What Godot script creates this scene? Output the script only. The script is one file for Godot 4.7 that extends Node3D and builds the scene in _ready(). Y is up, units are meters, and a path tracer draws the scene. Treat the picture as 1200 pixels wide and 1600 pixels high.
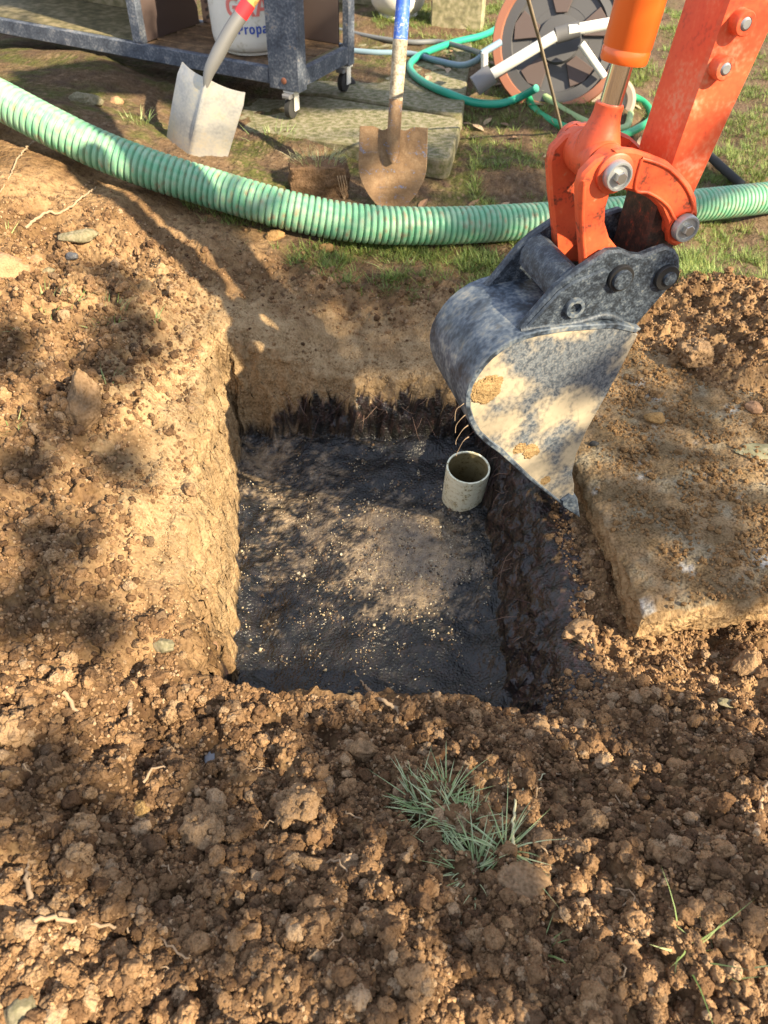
extends Node3D

# ---------------------------------------------------------------- viewpoint helpers
const CAM_H := 0.87
const F := 1130.0
var cp := cos(deg_to_rad(45.0))
var sp := sin(deg_to_rad(45.0))
var SUN := Vector3(0.66, 0.56, 0.50).normalized()
var M := {}
var rng := RandomNumberGenerator.new()
var taken := {}

func ray(px: float, py: float) -> Vector3:
	return Vector3(px - 600.0, -F * sp + (800.0 - py) * cp, -F * cp - (800.0 - py) * sp) / F

func W(px: float, py: float, y: float) -> Vector3:
	var d := ray(px, py)
	return Vector3(0, CAM_H, 0) + d * ((y - CAM_H) / d.y)

func gp(px: float, py: float) -> Vector3:
	var d := ray(px, py)
	var t := 0.6
	while t < 7.0:
		var p := Vector3(0, CAM_H, 0) + d * t
		if p.y < gh(p.x, p.z):
			for k in 7:
				t -= 0.02 / pow(2.0, k + 1) * (1.0 if (CAM_H + d.y * t) < gh(d.x * t, d.z * t) else -1.0)
			return Vector3(d.x * t, gh(d.x * t, d.z * t), d.z * t)
		t += 0.02
	return Vector3(0, CAM_H, 0) + d * t

# ---------------------------------------------------------------- mesh helpers
class G:
	var v := PackedVector3Array()
	var n := PackedVector3Array()
	var c := PackedColorArray()
	var uv := PackedVector2Array()
	var col := Color(1, 1, 1)
	func tri(a: Vector3, b: Vector3, d: Vector3, na: Vector3, nb: Vector3, nd: Vector3, ua := Vector2.ZERO, ub := Vector2.ZERO, ud := Vector2.ZERO) -> void:
		var g := (d - a).cross(b - a)
		if g.dot(na + nb + nd) < 0.0:
			var t := b
			b = d; d = t
			t = nb; nb = nd; nd = t
			var q := ub
			ub = ud; ud = q
		v.append(a); v.append(b); v.append(d)
		n.append(na); n.append(nb); n.append(nd)
		uv.append(ua); uv.append(ub); uv.append(ud)
		c.append(col); c.append(col); c.append(col)
	func quad(a: Vector3, b: Vector3, d: Vector3, e: Vector3, na: Vector3, nb: Vector3, nd: Vector3, ne: Vector3, ua := Vector2.ZERO, ub := Vector2.ZERO, ud := Vector2.ZERO, ue := Vector2.ZERO) -> void:
		tri(a, b, d, na, nb, nd, ua, ub, ud)
		tri(a, d, e, na, nd, ne, ua, ud, ue)
	func flat(a: Vector3, b: Vector3, d: Vector3, e: Vector3, nn: Vector3) -> void:
		quad(a, b, d, e, nn, nn, nn, nn)
	# extruded outline: polygon in x,y pushed along z from z0 to z1 with bevelled edges
	func ext(poly: PackedVector2Array, z0: float, z1: float, bev := 0.002) -> void:
		var p := poly.duplicate()
		if Geometry2D.is_polygon_clockwise(p):
			p.reverse()
		var m := p.size()
		var en := []
		for i in m:
			var e := (p[(i + 1) % m] - p[i]).normalized()
			en.append(Vector2(e.y, -e.x))
		var ins := PackedVector2Array()
		var vn := []
		for i in m:
			var a: Vector2 = en[(i + m - 1) % m]
			var b: Vector2 = en[i]
			var mid := (a + b).normalized()
			ins.append(p[i] - mid * bev / max(0.5, mid.dot(a)))
			vn.append([mid if a.dot(b) > 0.7 else a, mid if a.dot(b) > 0.7 else b])
		var idx := Geometry2D.triangulate_polygon(ins)
		for s in [[z0, -1.0], [z1, 1.0]]:
			var zz: float = s[0]
			var nn := Vector3(0, 0, s[1])
			for k in range(0, idx.size(), 3):
				var q0 := ins[idx[k]]; var q1 := ins[idx[k + 1]]; var q2 := ins[idx[k + 2]]
				tri(Vector3(q0.x, q0.y, zz), Vector3(q1.x, q1.y, zz), Vector3(q2.x, q2.y, zz), nn, nn, nn, q0, q1, q2)
		var zz := [z0, z0 + bev, z1 - bev, z1]
		for i in m:
			var j := (i + 1) % m
			var ni: Vector2 = vn[i][1]
			var nj: Vector2 = vn[j][0]
			for k in 3:
				var pa := p if k == 1 else ins
				var pi: Vector2 = ins[i] if k == 0 else p[i]
				var pj: Vector2 = ins[j] if k == 0 else p[j]
				var qi: Vector2 = ins[i] if k == 2 else p[i]
				var qj: Vector2 = ins[j] if k == 2 else p[j]
				var az := -0.7 if k == 0 else (0.7 if k == 2 else 0.0)
				var n3i := Vector3(ni.x, ni.y, az).normalized()
				var n3j := Vector3(nj.x, nj.y, az).normalized()
				quad(Vector3(pi.x, pi.y, zz[k]), Vector3(pj.x, pj.y, zz[k]), Vector3(qj.x, qj.y, zz[k + 1]), Vector3(qi.x, qi.y, zz[k + 1]), n3i, n3j, n3j, n3i, pi, pj, pj, pi)
	func box(o: Vector3, s: Vector3, bev := 0.003) -> void:
		ext(PackedVector2Array([Vector2(o.x - s.x / 2, o.y - s.y / 2), Vector2(o.x + s.x / 2, o.y - s.y / 2), Vector2(o.x + s.x / 2, o.y + s.y / 2), Vector2(o.x - s.x / 2, o.y + s.y / 2)]), o.z - s.z / 2, o.z + s.z / 2, bev)
	# tube through points, radius per point
	func tube(pts: PackedVector3Array, rad: Array, sides := 10, cap := true) -> void:
		var m := pts.size()
		var rings := []
		var norms := []
		var side := Vector3.UP
		var t0 := (pts[1] - pts[0]).normalized()
		if abs(t0.dot(side)) > 0.9:
			side = Vector3.RIGHT
		for i in m:
			var t := (pts[min(i + 1, m - 1)] - pts[max(i - 1, 0)]).normalized()
			side = (side - t * side.dot(t)).normalized()
			var up := t.cross(side)
			var rr: float = rad[min(i, rad.size() - 1)]
			var ring := []
			var nr := []
			for k in sides:
				var a := TAU * k / sides
				var d := side * cos(a) + up * sin(a)
				ring.append(pts[i] + d * rr)
				nr.append(d)
			rings.append(ring); norms.append(nr)
		for i in m - 1:
			for k in sides:
				var l := (k + 1) % sides
				quad(rings[i][k], rings[i][l], rings[i + 1][l], rings[i + 1][k], norms[i][k], norms[i][l], norms[i + 1][l], norms[i + 1][k], Vector2(float(k) / sides, i), Vector2(float(k + 1) / sides, i), Vector2(float(k + 1) / sides, i + 1), Vector2(float(k) / sides, i + 1))
		if cap:
			for e in [0, m - 1]:
				var t := (pts[0] - pts[1]).normalized() if e == 0 else (pts[m - 1] - pts[m - 2]).normalized()
				for k in sides:
					tri(pts[e], rings[e][k], rings[e][(k + 1) % sides], t, t, t)
	# turned shape: profile of (radius, height) about axis y, then moved by x
	func lathe(prof: Array, x: Transform3D, sides := 24) -> void:
		for i in prof.size() - 1:
			var a: Vector2 = prof[i]
			var b: Vector2 = prof[i + 1]
			var e := (b - a)
			if e.length() < 1e-6:
				continue
			var nn := Vector2(e.y, -e.x).normalized()
			var na := nn
			var nb := nn
			if i > 0:
				var q: Vector2 = a - prof[i - 1]
				q = Vector2(q.y, -q.x).normalized()
				if q.dot(nn) > 0.75:
					na = (q + nn).normalized()
			if i < prof.size() - 2:
				var q: Vector2 = prof[i + 2] - b
				q = Vector2(q.y, -q.x).normalized()
				if q.dot(nn) > 0.75:
					nb = (q + nn).normalized()
			for k in sides:
				var a0 := TAU * k / sides
				var a1 := TAU * (k + 1) / sides
				var P := []
				for s in [[a, a0, na], [a, a1, na], [b, a1, nb], [b, a0, nb]]:
					var r: Vector2 = s[0]
					var q: Vector2 = s[2]
					P.append([x * Vector3(r.x * cos(s[1]), r.y, r.x * sin(s[1])), (x.basis * Vector3(q.x * cos(s[1]), q.y, q.x * sin(s[1]))).normalized(), Vector2(s[1] / TAU, r.y)])
				# the profile runs upwards on the outside
				quad(P[0][0], P[1][0], P[2][0], P[3][0], P[0][1], P[1][1], P[2][1], P[3][1], P[0][2], P[1][2], P[2][2], P[3][2])
	func mesh() -> ArrayMesh:
		var a := []
		a.resize(Mesh.ARRAY_MAX)
		a[Mesh.ARRAY_VERTEX] = v; a[Mesh.ARRAY_NORMAL] = n; a[Mesh.ARRAY_COLOR] = c; a[Mesh.ARRAY_TEX_UV] = uv
		var am := ArrayMesh.new()
		am.add_surface_from_arrays(Mesh.PRIMITIVE_TRIANGLES, a)
		return am

func V2(list: Array) -> PackedVector2Array:
	var o := PackedVector2Array()
	for q in list:
		o.append(Vector2(q[0], q[1]))
	return o

func numbered(s: String) -> String:
	if not taken.has(s):
		taken[s] = 0
		return s
	taken[s] += 1
	return "%s_%03d" % [s, taken[s]]

func tag(o: Node, label: String, category: String, group := "") -> Node:
	o.set_meta("label", label)
	o.set_meta("category", category)
	if group:
		o.set_meta("group", group)
	return o

func thing(called: String, label: String, category: String, at := Transform3D.IDENTITY, group := "") -> Node3D:
	var o := Node3D.new()
	o.name = numbered(called)
	add_child(o)
	o.transform = at
	tag(o, label, category, group)
	return o

func put(called: String, m: Mesh, mat: Material, parent: Node = null, at := Transform3D.IDENTITY) -> MeshInstance3D:
	var o := MeshInstance3D.new()
	o.name = numbered(called) if parent == null else called
	o.mesh = m
	o.material_override = mat
	o.transform = at
	if parent == null:
		add_child(o)
	else:
		parent.add_child(o, true)
	return o

func part(called: String, g: G, mat: Material, parent: Node = null) -> MeshInstance3D:
	return put(called, g.mesh(), mat, parent)

func indexed(v: PackedVector3Array, idx: PackedInt32Array, col: PackedColorArray) -> ArrayMesh:
	var n := PackedVector3Array()
	n.resize(v.size())
	for k in range(0, idx.size(), 3):
		var a := idx[k]; var b := idx[k + 1]; var d := idx[k + 2]
		var g := (v[d] - v[a]).cross(v[b] - v[a])
		n[a] += g; n[b] += g; n[d] += g
	for k in n.size():
		n[k] = n[k].normalized()
	var arr := []
	arr.resize(Mesh.ARRAY_MAX)
	arr[Mesh.ARRAY_VERTEX] = v; arr[Mesh.ARRAY_NORMAL] = n; arr[Mesh.ARRAY_INDEX] = idx
	if col.size():
		arr[Mesh.ARRAY_COLOR] = col
	var am := ArrayMesh.new()
	am.add_surface_from_arrays(Mesh.PRIMITIVE_TRIANGLES, arr)
	return am

func spline(pts: Array, step: float) -> PackedVector3Array:
	var o := PackedVector3Array()
	var m := pts.size()
	for i in m - 1:
		var p0: Vector3 = pts[max(i - 1, 0)]; var p1: Vector3 = pts[i]; var p2: Vector3 = pts[i + 1]; var p3: Vector3 = pts[min(i + 2, m - 1)]
		var k: int = max(1, int(ceil(p1.distance_to(p2) / step)))
		for j in k:
			o.append(p1.cubic_interpolate(p2, p0, p3, float(j) / k))
	o.append(pts[m - 1])
	return o

# lumpy clod: cube sphere pushed about by noise
func blob(seed_: int, sub: int, rough: float, squash := Vector3.ONE, facet := 0.0) -> ArrayMesh:
	var nz := FastNoiseLite.new()
	nz.seed = seed_; nz.frequency = 0.9; nz.fractal_octaves = 4; nz.fractal_gain = 0.55
	var nc := FastNoiseLite.new()
	nc.seed = seed_ + 77; nc.noise_type = FastNoiseLite.TYPE_CELLULAR; nc.frequency = 1.7
	nc.cellular_return_type = FastNoiseLite.RETURN_DISTANCE
	var planes := []
	var r := RandomNumberGenerator.new()
	r.seed = seed_
	for k in 9:
		planes.append(Vector3(r.randf_range(-1, 1), r.randf_range(-1, 1), r.randf_range(-1, 1)).normalized())
	var v := PackedVector3Array()
	var idx := PackedInt32Array()
	var at := {}
	for f in 6:
		var o := Vector3.ZERO
		var ax := f / 2
		for i in sub:
			for j in sub:
				var ids := []
				for q in [[0, 0], [1, 0], [1, 1], [0, 1]]:
					var a: float = tan((float(i + q[0]) / sub * 2 - 1) * PI / 4)
					var b: float = tan((float(j + q[1]) / sub * 2 - 1) * PI / 4)
					var s := 1.0 if f % 2 == 0 else -1.0
					var d := Vector3(s, a, b * s) if ax == 0 else (Vector3(b * s, s, a) if ax == 1 else Vector3(a, b * s, s))
					d = d.normalized()
					var key := Vector3i((d * 5000.0).round())
					if not at.has(key):
						at[key] = v.size()
						var rr := 1.0 + rough * nz.get_noise_3dv(d) * 1.3 + rough * 0.25 * (-nc.get_noise_3dv(d * 1.6) - 0.5)
						rr += nz.get_noise_3dv(d * 5.0) * rough * 0.16 + nz.get_noise_3dv(d * 11.0) * rough * 0.07
						if facet > 0.0:
							var m := 9.0
							for p in planes:
								var dd: float = d.dot(p)
								if dd > 0.3:
									m = min(m, 0.78 / dd)
							rr = lerp(rr, min(rr, m) + rough * (0.25 * nz.get_noise_3dv(d * 3.0) + 0.14 * nz.get_noise_3dv(d * 9.0)), facet)
						v.append(d * rr * squash)
					ids.append(at[key])
				idx.append_array(PackedInt32Array([ids[0], ids[2], ids[1], ids[0], ids[3], ids[2]]))
	return indexed(v, idx, PackedColorArray())

# crumbly clod: a lump overgrown with smaller lumps
func cluster(seed_: int, sub := 14, bits_n := 110, bsub := 4) -> ArrayMesh:
	var r := RandomNumberGenerator.new()
	r.seed = seed_
	var st := SurfaceTool.new()
	st.begin(Mesh.PRIMITIVE_TRIANGLES)
	st.append_from(blob(seed_, sub, 0.55, Vector3(0.95, 0.72, 0.85), 0.45), 0, Transform3D())
	var bits := [blob(seed_ + 900, bsub, 0.8, Vector3.ONE, 0.4), blob(seed_ + 950, bsub, 0.8, Vector3(1, 0.8, 0.9), 0.4)]
	for k in bits_n:
		var d := Vector3(r.randfn(), r.randfn(), r.randfn()).normalized()
		var s := 0.07 / pow(r.randf_range(0.06, 1.0), 0.5)
		st.append_from(bits[k % 2], 0, Transform3D(Basis(Quaternion(Vector3(r.randfn(), r.randfn(), r.randfn()).normalized(), r.randf() * TAU)).scaled(Vector3.ONE * s), d * Vector3(0.95, 0.72, 0.85) * r.randf_range(0.78, 0.95)))
	return st.commit()

# ---------------------------------------------------------------- textures and materials
func fnoise(seed_: int, freq: float, oct := 3, type := FastNoiseLite.TYPE_SIMPLEX_SMOOTH) -> FastNoiseLite:
	var n := FastNoiseLite.new()
	n.seed = seed_; n.frequency = freq; n.noise_type = type; n.fractal_octaves = oct
	if type == FastNoiseLite.TYPE_CELLULAR:
		n.cellular_return_type = FastNoiseLite.RETURN_DISTANCE
		n.fractal_type = FastNoiseLite.FRACTAL_NONE
	return n

func seamless(seed_: int, freq: float, size: int, oct := 4, type := FastNoiseLite.TYPE_SIMPLEX_SMOOTH) -> Image:
	var im := fnoise(seed_, freq, oct, type).get_seamless_image(size, size)
	im.convert(Image.FORMAT_L8)
	return im

# colours run from a to b over a mix of noise layers; returns texture
func mix_tex(size: int, layers: Array, ramp: Gradient) -> ImageTexture:
	var src := []
	for l in layers:
		src.append(seamless(l[0], l[1], size, l[2], l[4] if l.size() > 4 else FastNoiseLite.TYPE_SIMPLEX_SMOOTH).get_data())
	var out := PackedByteArray()
	out.resize(size * size * 3)
	var lut := []
	for k in 256:
		var q := ramp.sample(k / 255.0)
		lut.append([int(q.r * 255), int(q.g * 255), int(q.b * 255)])
	for k in size * size:
		var s := 0.0
		for l in layers.size():
			s += src[l][k] * layers[l][3]
		var q: Array = lut[clampi(int(s), 0, 255)]
		out[k * 3] = q[0]; out[k * 3 + 1] = q[1]; out[k * 3 + 2] = q[2]
	var im := Image.create_from_data(size, size, false, Image.FORMAT_RGB8, out)
	return ImageTexture.create_from_image(im)

func ramp(list: Array) -> Gradient:
	var g := Gradient.new()
	g.offsets = PackedFloat32Array()
	var o := PackedFloat32Array()
	var c := PackedColorArray()
	for q in list:
		o.append(q[0]); c.append(q[1])
	g.offsets = o
	g.colors = c
	return g

func lin(r: float, g: float, b: float) -> Color:
	return Color(r, g, b).linear_to_srgb()

func mat(c: Color, rough := 0.8, metal := 0.0) -> StandardMaterial3D:
	var m := StandardMaterial3D.new()
	m.albedo_color = c.linear_to_srgb()
	m.roughness = rough
	m.metallic = metal
	return m

func tri_mat(m: StandardMaterial3D, scale: float, world := true) -> StandardMaterial3D:
	m.uv1_triplanar = true
	m.uv1_world_triplanar = world
	m.uv1_scale = Vector3.ONE * scale
	return m

func bumped(m: StandardMaterial3D, tex: Texture2D, depth_cm: float) -> StandardMaterial3D:
	m.heightmap_enabled = true
	m.heightmap_texture = tex
	m.heightmap_scale = depth_cm
	return m

func make_materials() -> void:
	var grey := func(a, b): return ramp([[0.0, Color(a, a, a)], [1.0, Color(b, b, b)]])
	var soil_t := mix_tex(512, [[1, 0.07, 4, 0.6], [2, 0.015, 4, 0.4]], ramp([[0.2, Color(0.6, 0.57, 0.54)], [0.42, Color(0.86, 0.85, 0.83)], [0.56, Color(0.97, 0.97, 0.97)], [0.75, Color(1, 1, 1)]]))
	var soil_b := mix_tex(512, [[3, 0.03, 5, 0.65], [4, 0.045, 1, 0.35, FastNoiseLite.TYPE_CELLULAR]], grey.call(0.0, 1.0))
	var m := mat(Color(1, 1, 1), 0.96)
	m.vertex_color_use_as_albedo = true
	m.albedo_texture = soil_t
	m.metallic_specular = 0.25
	M.soil = bumped(tri_mat(m, 4.0), soil_b, 0.75)
	m = M.soil.duplicate()
	m.roughness = 0.34
	m.metallic_specular = 0.5
	m.heightmap_scale = 0.4
	m.uv1_scale = Vector3.ONE * 7.0
	M.sludge = m
	m = M.soil.duplicate()
	m.uv1_scale = Vector3.ONE * 9.0
	m.heightmap_scale = 0.3
	M.clod = m
	# pebbles, stones
	m = mat(Color(1, 1, 1), 0.75)
	m.vertex_color_use_as_albedo = true
	M.pebble = m
	m = mat(Color(1, 1, 1), 0.95)
	m.vertex_color_use_as_albedo = true
	m.metallic_specular = 0.2
	M.crumb = m
	var conc := mix_tex(512, [[11, 0.03, 4, 0.6], [12, 0.008, 3, 0.4]], ramp([[0.2, Color(0.42, 0.41, 0.33)], [0.45, Color(0.55, 0.54, 0.43)], [0.62, Color(0.66, 0.63, 0.54)], [0.9, Color(0.76, 0.74, 0.67)]]))
	M.stone = bumped(tri_mat(mat(Color(0.62, 0.58, 0.52), 0.85), 7.0), soil_b, 0.15)
	M.stone.albedo_texture = conc
	M.redrock = bumped(tri_mat(mat(Color(0.42, 0.24, 0.13), 0.9), 6.0), soil_b, 0.2)
	M.redrock.albedo_texture = soil_t
	# mossy concrete
	var moss := mix_tex(512, [[13, 0.012, 4, 0.7], [14, 0.05, 3, 0.3]], ramp([[0.2, Color(0.34, 0.31, 0.22)], [0.38, Color(0.42, 0.42, 0.26)], [0.5, Color(0.5, 0.47, 0.36)], [0.65, Color(0.57, 0.53, 0.43)], [0.85, Color(0.64, 0.61, 0.53)]]))
	M.moss = bumped(tri_mat(mat(Color(0.8, 0.82, 0.84), 0.92), 4.5), soil_b, 0.2)
	M.moss.albedo_texture = moss
	M.palec = bumped(tri_mat(mat(Color(0.9, 0.88, 0.8), 0.9), 1.8), soil_b, 0.2)
	M.palec.albedo_texture = conc
	# orange paint, dusty
	var paint := mix_tex(512, [[21, 0.008, 4, 0.55], [22, 0.07, 5, 0.45]], ramp([[0.12, lin(0.4, 0.05, 0.022)], [0.3, lin(0.64, 0.08, 0.027)], [0.5, lin(0.66, 0.1, 0.034)], [0.64, lin(0.67, 0.16, 0.075)], [0.8, lin(0.62, 0.26, 0.15)]]))
	m = tri_mat(mat(Color(1, 1, 1), 0.5), 2.6, false)
	m.albedo_texture = paint
	m.clearcoat_enabled = true; m.clearcoat = 0.25; m.clearcoat_roughness = 0.3
	M.orange = bumped(m, soil_b, 0.02)
	var paint2 := mix_tex(512, [[23, 0.012, 4, 0.7], [24, 0.09, 3, 0.3]], ramp([[0.1, lin(0.03, 0.016, 0.012)], [0.22, lin(0.2, 0.045, 0.022)], [0.38, lin(0.62, 0.085, 0.03)], [0.75, lin(0.68, 0.11, 0.035)], [0.95, lin(0.62, 0.22, 0.12)]]))
	m = tri_mat(mat(Color(1, 1, 1), 0.5), 3.1, false)
	m.albedo_texture = paint2
	M.link = bumped(m, soil_b, 0.06)
	m = mat(Color(0.76, 0.135, 0.02), 0.32)
	m.clearcoat_enabled = true; m.clearcoat = 0.5; m.clearcoat_roughness = 0.15
	M.barrel = m
	var grease := mix_tex(512, [[25, 0.02, 4, 0.6], [26, 0.09, 3, 0.4]], ramp([[0.2, lin(0.012, 0.01, 0.01)], [0.5, lin(0.045, 0.028, 0.022)], [0.7, lin(0.12, 0.04, 0.025)], [0.86, lin(0.42, 0.06, 0.025)]]))
	m = tri_mat(mat(Color(1, 1, 1), 0.5), 4.0, false)
	m.albedo_texture = grease
	M.grease = bumped(m, soil_b, 0.05)
	M.chrome = mat(Color(0.82, 0.83, 0.82), 0.07, 1.0)
	M.zinc = mat(Color(0.4, 0.42, 0.43), 0.45, 0.6)
	M.bolt = mat(Color(0.5, 0.5, 0.48), 0.35, 0.9)
	# bucket steel: blue-black, scuffed, with dried mud
	var steel_r := ramp([[0.12, lin(0.014, 0.017, 0.022)], [0.34, lin(0.032, 0.043, 0.06)], [0.48, lin(0.075, 0.1, 0.135)], [0.6, lin(0.15, 0.18, 0.21)], [0.72, lin(0.26, 0.27, 0.26)], [0.88, lin(0.45, 0.4, 0.31)]])
	m = tri_mat(mat(Color(1, 1, 1), 0.5, 0.15), 3.2, false)
	m.albedo_texture = mix_tex(512, [[31, 0.009, 5, 0.6], [32, 0.05, 5, 0.4]], steel_r)
	M.steel = bumped(m, soil_b, 0.06)
	m = tri_mat(mat(Color(0.75, 0.75, 0.75), 0.55, 0.1), 5.0, false)
	m.albedo_texture = mix_tex(512, [[33, 0.02, 4, 0.5], [34, 0.08, 4, 0.38]], steel_r)
	M.ear = bumped(m, soil_b, 0.12)
	M.black = mat(Color(0.025, 0.025, 0.026), 0.5, 0.3)
	# hose
	m = mat(Color(1, 1, 1), 0.42)
	m.vertex_color_use_as_albedo = true
	m.metallic_specular = 0.45
	M.hose = m
	M.pvc = bumped(tri_mat(mat(Color(0.92, 0.9, 0.74), 0.45), 7.0), soil_b, 0.03)
	M.pvc.albedo_texture = mix_tex(256, [[41, 0.03, 4, 0.6], [42, 0.09, 3, 0.4]], ramp([[0.14, Color(0.16, 0.13, 0.09)], [0.27, Color(0.7, 0.63, 0.45)], [0.42, Color(0.95, 0.95, 0.9)], [1.0, Color(1, 1, 1)]]))
	M.pvc_dirty = M.pvc.duplicate()
	M.pvc_dirty.albedo_color = Color(0.55, 0.5, 0.38)
	# shovels
	var blade := mix_tex(512, [[51, 0.008, 4, 0.6], [52, 0.06, 3, 0.4]], ramp([[0.2, lin(0.3, 0.31, 0.33)], [0.5, lin(0.46, 0.46, 0.46)], [0.7, lin(0.56, 0.52, 0.44)], [0.9, lin(0.55, 0.45, 0.3)]]))
	m = tri_mat(mat(Color(1, 1, 1), 0.42, 0.45), 3.0, false)
	m.albedo_texture = blade
	M.blade = m
	var mud := mix_tex(512, [[53, 0.012, 4, 0.6], [54, 0.08, 3, 0.4]], ramp([[0.1, lin(0.1, 0.16, 0.42)], [0.24, lin(0.22, 0.24, 0.32)], [0.29, lin(0.2, 0.12, 0.065)], [0.55, lin(0.27, 0.17, 0.095)], [0.85, lin(0.36, 0.25, 0.15)]]))
	m = tri_mat(mat(Color(1, 1, 1), 0.9), 3.4, false)
	m.albedo_texture = mud
	M.mudblade = bumped(m, soil_b, 0.15)
	M.wood = tri_mat(mat(Color(0.62, 0.36, 0.12), 0.5), 3.0, false)
	M.wood.albedo_texture = mix_tex(256, [[55, 0.02, 4, 1.0]], grey.call(0.7, 1.1))
	M.grey_handle = tri_mat(mat(Color(0.5, 0.46, 0.38), 0.85), 5.0, false)
	M.grey_handle.albedo_texture = mix_tex(256, [[56, 0.03, 4, 0.5], [57, 0.1, 3, 0.5]], ramp([[0.2, Color(0.5, 0.44, 0.36)], [0.6, Color(1, 0.98, 0.94)]]))
	M.blue_handle = tri_mat(mat(Color(1, 1, 1), 0.5), 5.0, false)
	M.blue_handle.albedo_texture = mix_tex(256, [[58, 0.02, 4, 0.5], [59, 0.09, 3, 0.5]], ramp([[0.3, lin(0.03, 0.1, 0.55)], [0.62, lin(0.06, 0.16, 0.6)], [0.72, lin(0.5, 0.52, 0.55)]]))
	M.red = mat(Color(0.68, 0.03, 0.04), 0.5)
	M.socket = mat(Color(0.2, 0.2, 0.2), 0.5, 0.4)
	# cart
	var cart := mix_tex(512, [[61, 0.01, 4, 0.5], [62, 0.08, 4, 0.5]], ramp([[0.2, lin(0.05, 0.06, 0.085)], [0.5, lin(0.1, 0.12, 0.16)], [0.64, lin(0.19, 0.21, 0.25)], [0.74, lin(0.3, 0.3, 0.31)], [0.84, lin(0.26, 0.15, 0.085)]]))
	m = tri_mat(mat(Color(1, 1, 1), 0.6, 0.1), 2.0, false)
	m.albedo_texture = cart
	M.cart = m
	M.board = tri_mat(mat(Color(0.32, 0.2, 0.11), 0.85), 2.5, false)
	M.board.albedo_texture = mix_tex(256, [[63, 0.02, 4, 0.6], [64, 0.1, 3, 0.4]], grey.call(0.35, 1.1))
	M.panel = mat(Color(0.085, 0.06, 0.055), 0.6)
	M.shelf = tri_mat(mat(Color(0.55, 0.5, 0.4), 0.8), 1.5, false)
	M.shelf.albedo_texture = conc
	M.white = tri_mat(mat(Color(0.8, 0.8, 0.77), 0.4), 2.0, false)
	M.white.albedo_texture = mix_tex(256, [[65, 0.02, 4, 0.6], [66, 0.09, 3, 0.4]], ramp([[0.15, Color(0.72, 0.7, 0.62)], [0.4, Color(0.97, 0.97, 0.96)], [1, Color(1, 1, 1)]]))
	M.blue_ink = mat(Color(0.05, 0.1, 0.42), 0.5)
	M.red_ink = mat(Color(0.72, 0.2, 0.18), 0.5)
	M.rubber = mat(Color(0.03, 0.03, 0.03), 0.8)
	M.darkgrey = mat(Color(0.1, 0.1, 0.105), 0.6)
	M.midgrey = mat(Color(0.2, 0.2, 0.21), 0.5)
	M.flange = mat(Color(0.07, 0.07, 0.075), 0.6)
	M.brown = mat(Color(0.25, 0.1, 0.06), 0.55)
	M.palewhite = mat(Color(0.74, 0.73, 0.68), 0.45)
	M.ghose = mat(Color(0.02, 0.3, 0.14), 0.4)
	M.ghose2 = mat(Color(0.02, 0.32, 0.22), 0.4)
	M.bhose = mat(Color(0.2, 0.3, 0.38), 0.5)
	M.dhose = mat(Color(0.14, 0.15, 0.16), 0.55)
	M.stick = mat(Color(0.24, 0.19, 0.13), 0.85)
	M.root = mat(Color(0.34, 0.24, 0.15), 0.9)
	M.darkroot = mat(Color(0.08, 0.045, 0.04), 0.9)
	m = mat(Color(1, 1, 1), 0.6)
	m.vertex_color_use_as_albedo = true
	m.backlight_enabled = true
	m.backlight = Color(0.5, 0.5, 0.4)
	m.cull_mode = BaseMaterial3D.CULL_DISABLED
	M.grass = m
	m = m.duplicate()
	M.leaf = m
	M.bark = mat(Color(0.16, 0.12, 0.085), 0.9)

# ---------------------------------------------------------------- terrain
var ctrl := []
const BX0 := -3.2
const BZ0 := -6.2
const BS := 0.05
var bw := 0
var bh := 0
var bgrid := PackedFloat32Array()
var n_big: FastNoiseLite
var n_mid: FastNoiseLite
var n_c1: FastNoiseLite
var n_c2: FastNoiseLite
var n_fine: FastNoiseLite
var n_col: FastNoiseLite
var n_col2: FastNoiseLite
var n_edge: FastNoiseLite
var n_3d: FastNoiseLite
var quadp := [Vector2(-0.41, -1.61), Vector2(0.266, -1.6), Vector2(0.252, -0.72), Vector2(-0.297, -0.71)]
var pile := Vector3.ZERO

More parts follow.
